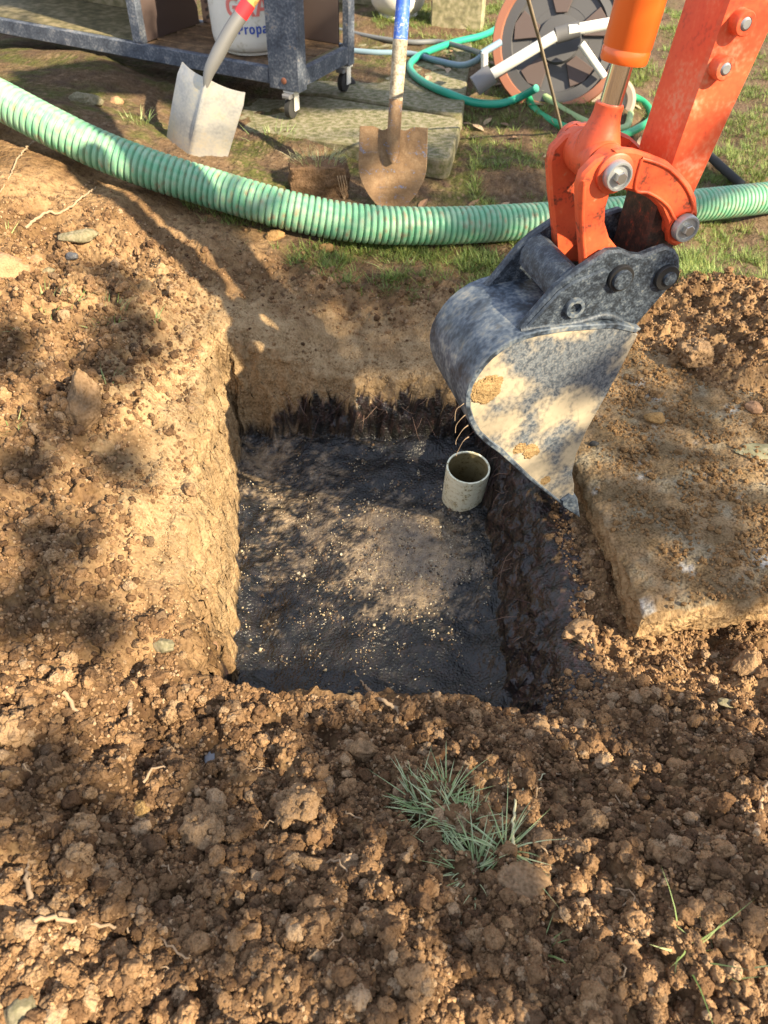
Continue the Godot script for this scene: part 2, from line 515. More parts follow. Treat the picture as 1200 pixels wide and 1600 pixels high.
func terrain_setup() -> void:
	var pts := [[300, 20, 0.0], [600, 10, 0.0], [0, 10, 0.05], [900, 20, -0.03], [1200, 20, -0.08], [600, 100, -0.03], [300, 100, 0.0], [60, 100, 0.12],
		[450, 200, -0.04], [620, 290, -0.1], [780, 250, -0.1], [900, 150, -0.06], [1050, 100, -0.08], [1150, 250, -0.18], [1190, 370, -0.27], [1000, 340, -0.19], [900, 350, -0.17], [1150, 160, -0.13],
		[0, 165, 0.19], [120, 220, 0.11], [250, 275, 0.03], [350, 312, -0.02], [450, 337, -0.06], [540, 352, -0.095], [640, 360, -0.12], [760, 355, -0.145], [1000, 330, -0.19], [1200, 309, -0.235],
		[640, 410, -0.14], [500, 430, -0.11], [600, 480, -0.17], [600, 540, -0.22], [600, 600, -0.28], [700, 480, -0.18], [450, 400, -0.07], [450, 500, -0.14], [520, 600, -0.27], [480, 560, -0.22],
		[0, 250, 0.14], [150, 310, 0.07], [300, 370, 0.0], [0, 450, 0.09], [100, 500, 0.05], [200, 450, 0.03], [300, 440, -0.05], [100, 650, 0.03], [0, 650, 0.06], [200, 600, 0.0], [270, 560, -0.06], [330, 500, -0.09],
		[380, 560, -0.18], [420, 610, -0.25], [340, 640, -0.15], [380, 500, -0.11], [0, 850, 0.02], [150, 800, -0.02], [250, 750, -0.06], [320, 780, -0.15], [335, 900, -0.2], [250, 900, -0.11], [100, 1000, -0.04], [200, 1050, -0.11], [300, 1050, -0.17],
		[0, 1100, -0.02], [150, 1180, -0.11], [330, 1130, -0.22], [240, 1150, -0.17],
		[0, 1300, -0.04], [0, 1550, -0.02], [200, 1300, -0.11], [250, 1500, -0.08], [450, 1200, -0.2], [450, 1140, -0.26], [600, 1130, -0.27], [600, 1180, -0.21], [600, 1260, -0.15], [600, 1400, -0.1], [600, 1580, -0.08],
		[800, 1100, -0.27], [800, 1200, -0.19], [900, 1400, -0.1], [900, 1580, -0.08], [1000, 1110, -0.25], [1100, 1150, -0.21], [1200, 1200, -0.17], [1200, 1400, -0.1], [1200, 1580, -0.07],
		[880, 1040, -0.28], [850, 900, -0.27], [800, 780, -0.26], [740, 640, -0.26], [930, 960, -0.29], [980, 1020, -0.34], [1100, 1030, -0.37], [1200, 1005, -0.37], [1050, 1060, -0.33], [1190, 1050, -0.32],
		[1050, 800, -0.33], [1150, 700, -0.33], [1000, 620, -0.29], [1200, 800, -0.33], [950, 780, -0.3],
		[1050, 470, -0.16], [1150, 460, -0.12], [1200, 520, -0.13], [1110, 520, -0.17], [1060, 560, -0.22], [1200, 600, -0.2], [1150, 400, -0.25], [1040, 400, -0.21]]
	for q in pts:
		ctrl.append(W(q[0], q[1], q[2]))
	for q in [[-3, 0.0, -0.02], [3, 0.0, -0.05], [0, 1.5, -0.08], [-3, -3, 0.2], [3, -3, -0.3], [-3, -6, 0.1], [0, -6, 0.02], [3, -6, -0.1], [-2, -1, 0.1], [2, -1, -0.2], [-1.5, 0.2, 0.0], [1.5, 0.2, -0.06]]:
		ctrl.append(Vector3(q[0], q[2], q[1]))
	bw = 130
	bh = 160
	bgrid.resize(bw * bh)
	for j in bh:
		for i in bw:
			var x := BX0 + i * BS
			var z := BZ0 + j * BS
			var s := 0.0
			var t := 0.0
			for q in ctrl:
				var dx: float = q.x - x
				var dz: float = q.z - z
				var d2 := dx * dx + dz * dz + 0.0015
				var w := 1.0 / (d2 * d2)
				s += w * q.y
				t += w
			bgrid[j * bw + i] = s / t
	# smooth once
	var g2 := bgrid.duplicate()
	for j in range(1, bh - 1):
		for i in range(1, bw - 1):
			var k := j * bw + i
			g2[k] = (bgrid[k] * 4 + bgrid[k - 1] * 2 + bgrid[k + 1] * 2 + bgrid[k - bw] * 2 + bgrid[k + bw] * 2 + bgrid[k - bw - 1] + bgrid[k - bw + 1] + bgrid[k + bw - 1] + bgrid[k + bw + 1]) / 16.0
	bgrid = g2
	n_big = fnoise(101, 3.0, 3)
	n_mid = fnoise(102, 14.0, 3)
	n_c1 = fnoise(103, 30.0, 1, FastNoiseLite.TYPE_CELLULAR)
	n_c2 = fnoise(104, 75.0, 1, FastNoiseLite.TYPE_CELLULAR)
	n_fine = fnoise(105, 60.0, 3)
	n_col = fnoise(106, 5.0, 4)
	n_col2 = fnoise(107, 40.0, 3)
	n_edge = fnoise(108, 9.0, 4)
	n_3d = fnoise(109, 30.0, 4)
	pile = W(1130, 490, -0.14)

func base_h(x: float, z: float) -> float:
	var fx := clampf((x - BX0) / BS, 0.0, bw - 1.001)
	var fz := clampf((z - BZ0) / BS, 0.0, bh - 1.001)
	var i := int(fx)
	var j := int(fz)
	fx -= i
	fz -= j
	fx = fx * fx * (3 - 2 * fx)
	fz = fz * fz * (3 - 2 * fz)
	var k := j * bw + i
	return lerpf(lerpf(bgrid[k], bgrid[k + 1], fx), lerpf(bgrid[k + bw], bgrid[k + bw + 1], fx), fz)

func pit_d(x: float, z: float) -> float:
	var d := -9.0
	var p := Vector2(x, z)
	for k in 4:
		var a: Vector2 = quadp[k]
		var e: Vector2 = (quadp[(k + 1) % 4] - a).normalized()
		d = max(d, (p - a).dot(Vector2(e.y, -e.x)))
	return d

func loose(x: float, z: float) -> float:
	var front := smoothstep(-0.86, -0.66, z)
	var left := smoothstep(-0.4, -0.52, x + n_edge.get_noise_2d(x, z) * 0.12) * smoothstep(-2.1, -1.75, z)
	var band := smoothstep(-0.6, -0.3, x) * smoothstep(-2.05, -1.95, z) * smoothstep(-1.72, -1.85, z) * 0.5
	var right := smoothstep(0.3, 0.42, x) * smoothstep(-1.5, -1.2, z) * 0.7
	var dp := Vector2(x - pile.x, (z - pile.z) * 1.5).length()
	var pl := smoothstep(0.55, 0.2, dp)
	return clampf(max(max(max(front, left), max(band, right)), pl), 0.0, 1.0)

func yard(x: float, z: float) -> float:
	var hz := -1.98 - 0.1 * smoothstep(0.5, 1.2, x)
	if x < -0.2:
		hz = -1.98 - (-0.2 - x) * 0.62
	return smoothstep(hz + 0.12, hz - 0.1, z + n_edge.get_noise_2d(x, z) * 0.12)

func surf(x: float, z: float) -> float:
	var y := base_h(x, z)
	if z > 1.0 or z < -5.8 or absf(x) > 3.1:
		return y
	var lo := loose(x, z)
	var d := 0.0
	d += n_big.get_noise_2d(x, z) * (0.012 + 0.03 * lo)
	d += n_mid.get_noise_2d(x, z) * (0.004 + 0.032 * lo)
	if z > -3.0:
		var wx := x + n_fine.get_noise_2d(x, z) * 0.006
		var c1 := -n_c1.get_noise_2d(wx, z)
		var c2 := -n_c2.get_noise_2d(wx, z)
		d += (c1 - 0.55) * 0.016 * lo * lo
		d += (c2 - 0.5) * (0.0025 + 0.008 * lo)
		d += n_fine.get_noise_2d(x, z) * 0.003
	return y + d

func gh(x: float, z: float) -> float:
	if x > -0.75 and x < 0.6 and z > -1.95 and z < -0.4:
		var d := pit_d(x, z) + n_edge.get_noise_2d(x * 1.5, z * 1.5) * 0.02
		var run := 0.05 + 0.08 * smoothstep(0.12, 0.24, x) * smoothstep(-1.6, -1.0, z)
		var w := clampf(d / run, 0.0, 1.0)
		w = w * (2.0 - w) if w > 0.0 else 0.0
		var f := -0.452 + n_mid.get_noise_2d(x * 0.4, z * 0.4) * 0.014 + n_fine.get_noise_2d(x, z) * 0.002 + 0.02 * smoothstep(-0.08, 0.0, d)
		if w <= 0.0:
			return f
		return lerpf(f, base_h(x, z), w) + (surf(x, z) - base_h(x, z)) * smoothstep(run * 0.9, run + 0.06, d)
	return surf(x, z)

func lines(seg: Array) -> PackedFloat32Array:
	var o := PackedFloat32Array()
	for s in seg:
		var k := int(round(absf(s[1] - s[0]) / s[2]))
		for i in k:
			o.append(lerpf(s[0], s[1], float(i) / k))
	o.append(seg[-1][1])
	return o

func cmix(a: Color, b: Color, t: float) -> Color:
	return a.lerp(b, clampf(t, 0.0, 1.0))

func soil_color(x: float, y: float, z: float) -> Color:
	var c := cmix(Color(0.19, 0.115, 0.058), Color(0.35, 0.228, 0.122), 0.5 + n_col.get_noise_2d(x, z) * 1.3)
	var s := n_col2.get_noise_3d(x, y, z)
	c = cmix(c, Color(0.13, 0.078, 0.044), (s - 0.08) * 2.2)
	var n4 := n_col2.get_noise_3d(x * 0.4 + 9.0, y * 0.4, z * 0.4)
	# ochre clay cut faces round the pit
	var pd := pit_d(x, z)
	var cut := smoothstep(0.26, 0.12, pd + n_edge.get_noise_2d(x, z) * 0.14) * smoothstep(-0.75, -0.95, z) * smoothstep(0.3, 0.2, x)
	c = cmix(c, cmix(Color(0.37, 0.255, 0.14), Color(0.44, 0.315, 0.18), 0.5 + n4 * 2.0), cut * 0.85)
	# darker foreground soil, with the shade of gaps between crumbs painted in
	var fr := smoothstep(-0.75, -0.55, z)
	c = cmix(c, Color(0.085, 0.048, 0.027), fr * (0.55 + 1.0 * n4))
	return c

func build_ground() -> void:
	var xs := lines([[-60.0, -10.0, 10.0], [-10.0, -3.0, 0.7], [-3.0, -1.7, 0.04], [-1.7, -0.95, 0.013], [-0.95, -0.44, 0.0062], [-0.44, -0.33, 0.0021], [-0.33, 0.2, 0.0062], [0.2, 0.36, 0.0032], [0.36, 0.95, 0.0062], [0.95, 1.7, 0.013], [1.7, 3.0, 0.04], [3.0, 10.0, 0.7], [10.0, 60.0, 10.0]])
	var zs := lines([[40.0, 8.0, 8.0], [8.0, 0.3, 0.5], [0.3, -0.12, 0.02], [-0.12, -0.62, 0.0055], [-0.62, -0.74, 0.0034], [-0.74, -1.57, 0.0062], [-1.57, -1.69, 0.0024], [-1.69, -2.1, 0.0075], [-2.1, -3.2, 0.013], [-3.2, -5.6, 0.03], [-5.6, -12.0, 0.8], [-12.0, -60.0, 8.0]])
	var nx := xs.size()
	var nz := zs.size()
	var v := PackedVector3Array()
	var c := PackedColorArray()
	v.resize(nx * nz)
	c.resize(nx * nz)
	var wet := PackedByteArray()
	wet.resize(nx * nz)
	for j in nz:
		var z := zs[j]
		for i in nx:
			var x := xs[i]
			x += 0.1256 * (clampf(z, -1.75, -0.6) + 1.15) * smoothstep(-0.8, -0.44, x) * smoothstep(-0.05, -0.33, x)
			var k := j * nx + i
			var y := gh(x, z)
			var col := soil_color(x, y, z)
			var p := Vector3(x, y, z)
			if z < -1.6:
				var yd := yard(x, z)
				if yd > 0.0:
					var g := n_col.get_noise_2d(x * 0.7 + 3.0, z * 0.7)
					var yc := cmix(Color(0.15, 0.1, 0.06), Color(0.1, 0.105, 0.035), 0.5 + g * 2.0)
					yc = cmix(yc, Color(0.24, 0.17, 0.11), (n_col2.get_noise_2d(x, z) - 0.15) * 2.5)
					# muddy bare strip to the right, darker patches at random
					yc = cmix(yc, Color(0.17, 0.12, 0.085), smoothstep(0.9, 1.4, x + n_edge.get_noise_2d(x, z) * 0.4) * 0.7)
					yc = cmix(yc, Color(0.11, 0.075, 0.052), 2.0 * n_edge.get_noise_2d(z, x))
					col = cmix(col, yc, yd)
			if x > -0.75 and x < 0.6 and z > -1.95 and z < -0.4:
				var d := pit_d(x, z) + n_edge.get_noise_2d(x * 1.5, z * 1.5) * 0.02
				if d < 0.16:
					# rough the walls sideways
					var wl := smoothstep(-0.01, 0.015, d) * smoothstep(0.08, 0.05, d)
					var a := (n_3d.get_noise_3d(x, y, z) + n_3d.get_noise_3d(x * 0.35, y * 0.35, z * 0.35) * 0.8) * 0.014 * wl
					p.x += a * (1.0 if x < -0.1 else (-1.0 if x > 0.15 else 0.3))
					p.z += n_3d.get_noise_3d(z, y, x + 5.0) * 0.013 * wl
					# height up to which the wall is stained black
					var lv := -0.435
					if z < -1.5:
						lv = -0.315
						if x < -0.2:
							lv = lerpf(-0.315, -0.4, smoothstep(-0.2, -0.35, x))
					if x > 0.2:
						lv = -0.258
					if z > -0.8 and x < 0.2:
						lv = -0.30
					lv += n_edge.get_noise_2d(x * 2.0, z * 2.0) * 0.035 + n_col2.get_noise_3d(x, y, z) * 0.03
					if y < lv or d < 0.0:
						wet[k] = 1
						var s := n_col2.get_noise_3d(x * 0.7, y * 0.7, z * 0.7)
						var b := cmix(Color(0.01, 0.01, 0.011), Color(0.03, 0.027, 0.024), 0.5 + s * 2.0)
						if d > 0.004:
							b = cmix(b, Color(0.055, 0.034, 0.032), (n_col2.get_noise_3d(x * 1.5, y * 1.5, z * 1.5) + 0.12) * 2.2)
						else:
							# sandy sediment on black sludge, with sunlight on its left half painted in
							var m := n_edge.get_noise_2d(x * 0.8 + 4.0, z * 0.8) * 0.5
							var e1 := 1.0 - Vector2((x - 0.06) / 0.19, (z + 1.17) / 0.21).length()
							var e2 := 1.0 - Vector2((x + 0.19 - (z + 1.35) * -0.15) / 0.12, (z + 1.3) / 0.34).length()  # pale streak painted where sun strikes the wet sludge
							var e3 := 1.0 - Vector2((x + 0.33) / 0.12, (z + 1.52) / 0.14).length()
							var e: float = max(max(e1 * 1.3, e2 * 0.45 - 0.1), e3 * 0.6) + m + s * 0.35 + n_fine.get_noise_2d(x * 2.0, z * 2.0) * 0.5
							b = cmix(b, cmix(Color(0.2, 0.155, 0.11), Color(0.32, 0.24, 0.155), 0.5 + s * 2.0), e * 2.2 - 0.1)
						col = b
			v[k] = p
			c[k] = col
	var idx := PackedInt32Array()
	var idw := PackedInt32Array()
	for j in nz - 1:
		for i in nx - 1:
			var a := j * nx + i
			var q := wet[a] + wet[a + 1] + wet[a + nx] + wet[a + nx + 1]
			# z falls with j: clockwise from above
			if q >= 2:
				idw.append_array(PackedInt32Array([a, a + nx, a + nx + 1, a, a + nx + 1, a + 1]))
			else:
				idx.append_array(PackedInt32Array([a, a + nx, a + nx + 1, a, a + nx + 1, a + 1]))
	# common normals so that the two sheets join without a seam
	var n := PackedVector3Array()
	n.resize(v.size())
	for j in nz:
		for i in nx:
			var l := v[j * nx + max(i - 1, 0)]
			var r := v[j * nx + min(i + 1, nx - 1)]
			var u := v[max(j - 1, 0) * nx + i]
			var d := v[min(j + 1, nz - 1) * nx + i]
			n[j * nx + i] = (u - d).cross(r - l).normalized()
	for s in [[idx, "ground", M.soil], [idw, "pit_floor", M.sludge]]:
		var used := PackedInt32Array()
		used.resize(v.size())
		used.fill(-1)
		var v2 := PackedVector3Array()
		var n2 := PackedVector3Array()
		var c2 := PackedColorArray()
		var src: PackedInt32Array = s[0]
		var id2 := PackedInt32Array()
		id2.resize(src.size())
		for k in src.size():
			var q := src[k]
			if used[q] < 0:
				used[q] = v2.size()
				v2.append(v[q]); n2.append(n[q]); c2.append(c[q])
			id2[k] = used[q]
		var arr := []
		arr.resize(Mesh.ARRAY_MAX)
		arr[Mesh.ARRAY_VERTEX] = v2; arr[Mesh.ARRAY_NORMAL] = n2; arr[Mesh.ARRAY_COLOR] = c2; arr[Mesh.ARRAY_INDEX] = id2
		var am := ArrayMesh.new()
		am.add_surface_from_arrays(Mesh.PRIMITIVE_TRIANGLES, arr)
		put(s[1], am, s[2]).set_meta("kind", "structure")

func multi(called: String, mesh: Mesh, m: Material, xf: Array, cols: Array, parent: Node) -> void:
	var mm := MultiMesh.new()
	mm.transform_format = MultiMesh.TRANSFORM_3D
	mm.use_colors = true
	mm.mesh = mesh
	mm.instance_count = xf.size()
	for k in xf.size():
		mm.set_instance_transform(k, xf[k])
		mm.set_instance_color(k, cols[k])
	var o := MultiMeshInstance3D.new()
	o.name = called
	o.multimesh = mm
	o.material_override = m
	o.set_meta("kind", "stuff")
	parent.add_child(o, true)

func stuff(called: String, label: String, category: String) -> Node3D:
	var o := thing(called, label, category)
	o.set_meta("kind", "stuff")
	return o

func rand_basis(s: float) -> Basis:
	return Basis(Quaternion(Vector3(rng.randfn(), rng.randfn(), rng.randfn()).normalized(), rng.randf() * TAU)).scaled(Vector3.ONE * s)

func clod_color() -> Color:
	var c := cmix(Color(0.135, 0.077, 0.041), Color(0.35, 0.217, 0.116), rng.randf())
	if rng.randf() < 0.12:
		c = cmix(c, Color(0.42, 0.3, 0.19), 0.7)
	if rng.randf() < 0.2:
		c = cmix(c, Color(0.09, 0.055, 0.034), 0.7)
	return c

var clod_meshes := []

# slab frame
var s_o := Vector3(0.492, -0.22, -0.827)
var s_x := Vector3(0.988, 0, -0.155)
var s_z := Vector3(-0.117, 0, -0.993)

func build_crumbs() -> void:
	for k in 7:
		clod_meshes.append(cluster(300 + k))
	var small := []
	for k in 5:
		small.append(blob(330 + k, 4, 0.75, Vector3(1, 0.85, 0.9), 0.6))
	for k in 5:
		small.append(cluster(350 + k, 7, 34, 3))
	var root := stuff("soil_crumbs", "loose brown clay crumbs strewn over the dug soil around the pit", "soil")
	var xf := [[], [], [], [], [], [], [], [], [], []]
	var cl := [[], [], [], [], [], [], [], [], [], []]
	var tries := 0
	var made := 0
	while tries < 330000 and made < 90000:
		tries += 1
		# denser towards the viewer
		var z := -lerpf(0.05, 2.15, pow(rng.randf(), 1.5))
		var hw := 0.42 + absf(z) * 0.42
		var x := rng.randf_range(-hw, hw)
		var lo := loose(x, z)
		var dn := 0.5 + n_col.get_noise_2d(x * 2.0, z * 2.0) * 1.4
		if rng.randf() > (0.06 + lo * 0.95) * clampf(dn + 0.35, 0.1, 1.0):
			continue
		if pit_d(x, z) < (0.115 if x > 0.15 and z < -0.74 else 0.05):
			continue
		var r := 0.0018 / pow(rng.randf_range(0.008, 1.0), 0.41)
		r *= 0.75 + 0.5 * lo
		var y := gh(x, z)
		var k := rng.randi() % 5 + (5 if r > 0.0036 else 0)
		xf[k].append(Transform3D(rand_basis(r), Vector3(x, y + r * 0.25, z)))
		cl[k].append(clod_color())
		made += 1
	# crumbs clinging to the cut walls
	for t in 9000:
		var x := rng.randf_range(-0.5, 0.2)
		var z := rng.randf_range(-1.72, -0.72)
		var d := pit_d(x, z)
		if d < 0.005 or d > 0.14:
			continue
		var y := gh(x, z)
		if y < (-0.42 if x < -0.3 else -0.31):
			continue
		var r := 0.0016 / pow(rng.randf_range(0.03, 1.0), 0.4)
		var k := rng.randi() % 5 + (5 if r > 0.003 else 0)
		xf[k].append(Transform3D(rand_basis(r), Vector3(x, y, z)))
		cl[k].append(cmix(Color(0.3, 0.2, 0.11), Color(0.42, 0.3, 0.17), rng.randf()))
	# crumbs lying on the slab
	for t in 16000:
		var a := rng.randf_range(0.0, 1.0)
		var b := rng.randf_range(0.0, 0.95)
		var q := 0.62 + 1.7 * n_col.get_noise_2d(a * 1.6 + 20.0, b * 1.6)
		q *= smoothstep(0.0, 0.14, a + n_edge.get_noise_2d(b, 3.0) * 0.08)
		if rng.randf() > q:
			continue
		var r := 0.0022 / pow(rng.randf_range(0.02, 1.0), 0.38)
		var p := s_o + s_x * a + s_z * b
		var k := rng.randi() % 5 + (5 if r > 0.003 else 0)
		xf[k].append(Transform3D(rand_basis(r), p + Vector3(0, r * 0.3 + 0.001, 0)))
		cl[k].append(cmix(Color(0.24, 0.14, 0.065), Color(0.34, 0.21, 0.1), rng.randf()))
	for k in 10:
		multi("crumbs", small[k], M.crumb if k < 5 else M.clod, xf[k], cl[k], root)
	# pale grit in the sludge
	var pr := stuff("pit_grit", "pale sand grains and pebbles scattered over the black sludge", "gravel")
	var px := []
	var pc := []
	for t in 14000:
		var x := rng.randf_range(-0.42, 0.28)
		var z := rng.randf_range(-1.62, -0.72)
		if pit_d(x, z) > -0.01:
			continue
		var q := n_edge.get_noise_2d(x * 1.3 + 7.0, z * 1.3) * 1.5 + 0.55 * (1.0 - Vector2((x - 0.02) / 0.3, (z + 1.15) / 0.32).length())
		if rng.randf() > q + 0.04:
			continue
		var r := 0.0011 / pow(rng.randf_range(0.015, 1.0), 0.36)
		px.append(Transform3D(rand_basis(r), Vector3(x, gh(x, z) + r * 0.3, z)))
		pc.append(cmix(Color(0.36, 0.28, 0.16), Color(0.55, 0.48, 0.36), rng.randf()) if rng.randf() < 0.4 else (Color(0.17, 0.11, 0.065) if rng.randf() < 0.6 else Color(0.05, 0.045, 0.04)))
	multi("grit", small[0], M.pebble, px, pc, pr)

func tinted(m: StandardMaterial3D, c: Color) -> StandardMaterial3D:
	var o: StandardMaterial3D = m.duplicate()
	o.vertex_color_use_as_albedo = false
	o.albedo_color = c.linear_to_srgb()
	return o

func build_clods() -> void:
	var chunks := []
	for k in 6:
		chunks.append(blob(420 + k, 14, 0.5, [Vector3(1, 0.6, 0.8), Vector3(0.9, 0.7, 1), Vector3(1.1, 0.5, 0.7)][k % 3], 0.85))
	var tones := []
	for k in 7:
		tones.append(tinted(M.clod, cmix(Color(0.17, 0.105, 0.06), Color(0.37, 0.245, 0.14), k / 6.0)))
	# named lumps: px, py, radius in px, squash
	var named := [
		[135, 645, 44, "large flat clay clod beside small green weeds on the left bank", 3],
		[320, 1305, 30, "round pale clay clod with two smaller clods touching it", 5],
		[338, 1275, 18, "round brown clod nestled behind the larger pale clod", 3],
		[365, 1307, 17, "brown clod nestled against the right side of the pale clod", 2],
		[265, 1245, 18, "dark brown clod below the forked root tips", 0],
		[30, 1140, 26, "smooth round clay clod resting on dark soil left of the pit", 5],
		[465, 1265, 34, "broken crumbly clay clod with a cracked face in the loose soil", 4],
		[812, 1392, 46, "large sloping slab of compacted clay below the grass tuft", 2],
		[565, 1175, 24, "flat grey brown clod on the near rim of the pit", 4],
		[1085, 560, 26, "rounded ochre clod at the foot of the red spoil pile", 5],
		[905, 990, 26, "crumbled pale clay lump between pit and concrete slab", 6],
		[1165, 1040, 20, "angular clod under the front edge of the concrete slab", 4]]
	for q in named:
		var p := gp(q[0], q[1])
		var dep := (Vector3(0, CAM_H, 0) - p).length()
		var r: float = q[2] * dep / F
		var o := put("soil_clod", chunks[rng.randi() % 6] if (q[2] > 40 or q[0] == 565 or q[0] == 1165) else clod_meshes[rng.randi() % 7], (tinted(M.soil, Color(0.29, 0.19, 0.11)) if q[2] > 40 else tones[q[4]]), null, Transform3D(rand_basis(r), p + Vector3(0, r * 0.25, 0)))
		tag(o, q[3], "clod", "clay clods on the dug soil")
	var k := 0
	var tries := 0
	while k < 150 and tries < 4000:
		tries += 1
		var px := rng.randf_range(0, 1200)
		var py := rng.randf_range(1120, 1590) if k < 110 else rng.randf_range(430, 1120)
		if k >= 110 and px > 330 and px < 1010:
			continue
		if k >= 110 and px >= 1010 and py > 560:
			continue
		var p := gp(px, py)
		var r := 0.0068 / pow(rng.randf_range(0.08, 1.0), 0.45)
		var o := put("soil_clod", chunks[rng.randi() % 6] if k % 2 else clod_meshes[rng.randi() % 7], tones[rng.randi() % 7], null, Transform3D(rand_basis(r), p + Vector3(0, r * 0.3, 0)))
		tag(o, "small brown clay clod lying loose on the crumbled soil" if k < 110 else "small brown clay clod lying on the bank or spoil pile", "clod", "small clods on the crumbled soil" if k < 110 else "small clods on the banks")
		k += 1

# ---------------------------------------------------------------- things
func build_slab() -> void:
	var t := thing("concrete_slab", "soil covered concrete lid slab lifted beside the pit", "concrete slab")
	var LX := 1.15
	var LZ := 0.98
	var TH := 0.085
	var nx := 92
	var nz := 80
	var v := PackedVector3Array()
	var c := PackedColorArray()
	var idx := PackedInt32Array()
	var ring := 9
	# top grid with rolled edges: extra columns outside go down the sides
	var us := []
	for i in range(-ring, nx + ring + 1):
		us.append(i)
	var w := us.size()
	var zs := []
	for j in range(-ring, nz + ring + 1):
		zs.append(j)
	for j in zs:
		for i in us:
			var a := clampf(float(i) / nx, 0, 1) * LX
			var b := clampf(float(j) / nz, 0, 1) * LZ
			var ox: float = max(max(-i, i - nx), 0)
			var oz: float = max(max(-j, j - nz), 0)
			var down: float = max(ox, oz) / ring * TH
			var p := s_o + s_x * a + s_z * b
			var bul := sin(clampf(down / TH, 0, 1) * PI) * 0.006 - 0.004 * smoothstep(0.012, 0.0, down)
			if ox > 0 or oz > 0:
				p.y -= down
				var nn := n_3d.get_noise_3d(p.x, p.y * 2.0, p.z) * 0.014 + n_fine.get_noise_3d(p.x, p.y, p.z) * 0.006
				if ox > 0:
					p += s_x * (bul + nn) * (1.0 if i > 0 else -1.0)
				if oz > 0:
					p += s_z * (bul + nn) * (1.0 if j > 0 else -1.0)
				p.y += n_mid.get_noise_2d(p.x, p.z) * 0.006
			else:
				var edge: float = min(min(a, LX - a), min(b, LZ - b))
				p.y += n_mid.get_noise_2d(p.x, p.z) * 0.005 + n_fine.get_noise_2d(p.x, p.z) * 0.0025 - 0.006 * smoothstep(0.02, 0.0, edge)
				p.y += (-n_c2.get_noise_2d(p.x, p.z) - 0.4) * 0.005 * clampf(0.4 + n_col.get_noise_2d(a * 1.6 + 20.0, b * 1.6) * 3.0, 0, 1)
			v.append(p)
			var q := n_col.get_noise_2d(p.x * 1.4 + 2.0, p.z * 1.4)
			var col := cmix(Color(0.22, 0.15, 0.08), Color(0.33, 0.225, 0.125), 0.5 + q * 1.5)
			col = cmix(col, Color(0.3, 0.25, 0.17), (n_edge.get_noise_2d(p.x * 1.2 + 8.0, p.z * 1.2) - 0.1) * 3.0)
			col = cmix(col, Color(0.5, 0.47, 0.42), (n_col2.get_noise_2d(p.x * 0.5, p.z * 0.5) * 0.7 + n_col.get_noise_2d(p.x * 1.3, p.z * 1.3 + 5.0) - 0.56) * 6.0)
			if oz > 0 or ox > 0:
				col = cmix(Color(0.33, 0.215, 0.11), Color(0.42, 0.29, 0.16), 0.5 + n_col2.get_noise_3d(p.x, p.y, p.z) * 2.0)
			c.append(col)
	for j in zs.size() - 1:
		for i in w - 1:
			var a := j * w + i
			idx.append_array(PackedInt32Array([a, a + w, a + w + 1, a, a + w + 1, a + 1]))
	put("slab", indexed(v, idx, c), M.soil, t)
	# underside
	var g := G.new()
	g.col = Color(0.25, 0.16, 0.09)
	var y := Vector3(0, -TH + 0.004, 0)
	g.flat(s_o + y, s_o + s_x * LX + y, s_o + s_x * LX + s_z * LZ + y, s_o + s_z * LZ + y, Vector3.DOWN)
	part("underside", g, M.soil, t)
	# bare pale patch of concrete near the frame edge
	var pm := blob(381, 8, 0.35, Vector3(1, 0.12, 0.6), 0.0)
	put("mortar_patch", pm, M.palec, t, Transform3D(Basis().scaled(Vector3(0.055, 0.03, 0.045)), W(1190, 705, -0.218)))

func build_pad() -> void:
	# old mossy concrete pad under the cart: two slabs with a joint
	var y := -0.035
	for s in [[[[702, 252], [722, 185], [500, 150], [350, 150], [360, 200], [555, 226]], "near"], [[[723, 180], [738, 66], [560, 20], [250, 40], [230, 110], [352, 146], [500, 146]], "far"]]:
		var poly := PackedVector2Array()
		for q in s[0]:
			var p := W(q[0], q[1], y)
			poly.append(Vector2(p.x, p.z))
		# rounded corners
		var fine := PackedVector2Array()
		for k in poly.size():
			var a := poly[k]
			var l := (poly[(k + poly.size() - 1) % poly.size()] - a)
			var r := (poly[(k + 1) % poly.size()] - a)
			var cr: float = min(0.05, 0.3 * min(l.length(), r.length()))
			for m in 4:
				var tt := m / 3.0
				fine.append((a + l.normalized() * cr).lerp(a, tt).lerp(a.lerp(a + r.normalized() * cr, tt), tt))
		var g := G.new()
		g.ext(fine, 0.0, 0.07, 0.006)
		var o := put("concrete_pad", g.mesh(), M.moss, null, Transform3D(Basis(Vector3.RIGHT, Vector3(0, 0, 1), Vector3(0, -1, 0)), Vector3(0, y, 0)))
		o.set_meta("kind", "structure")

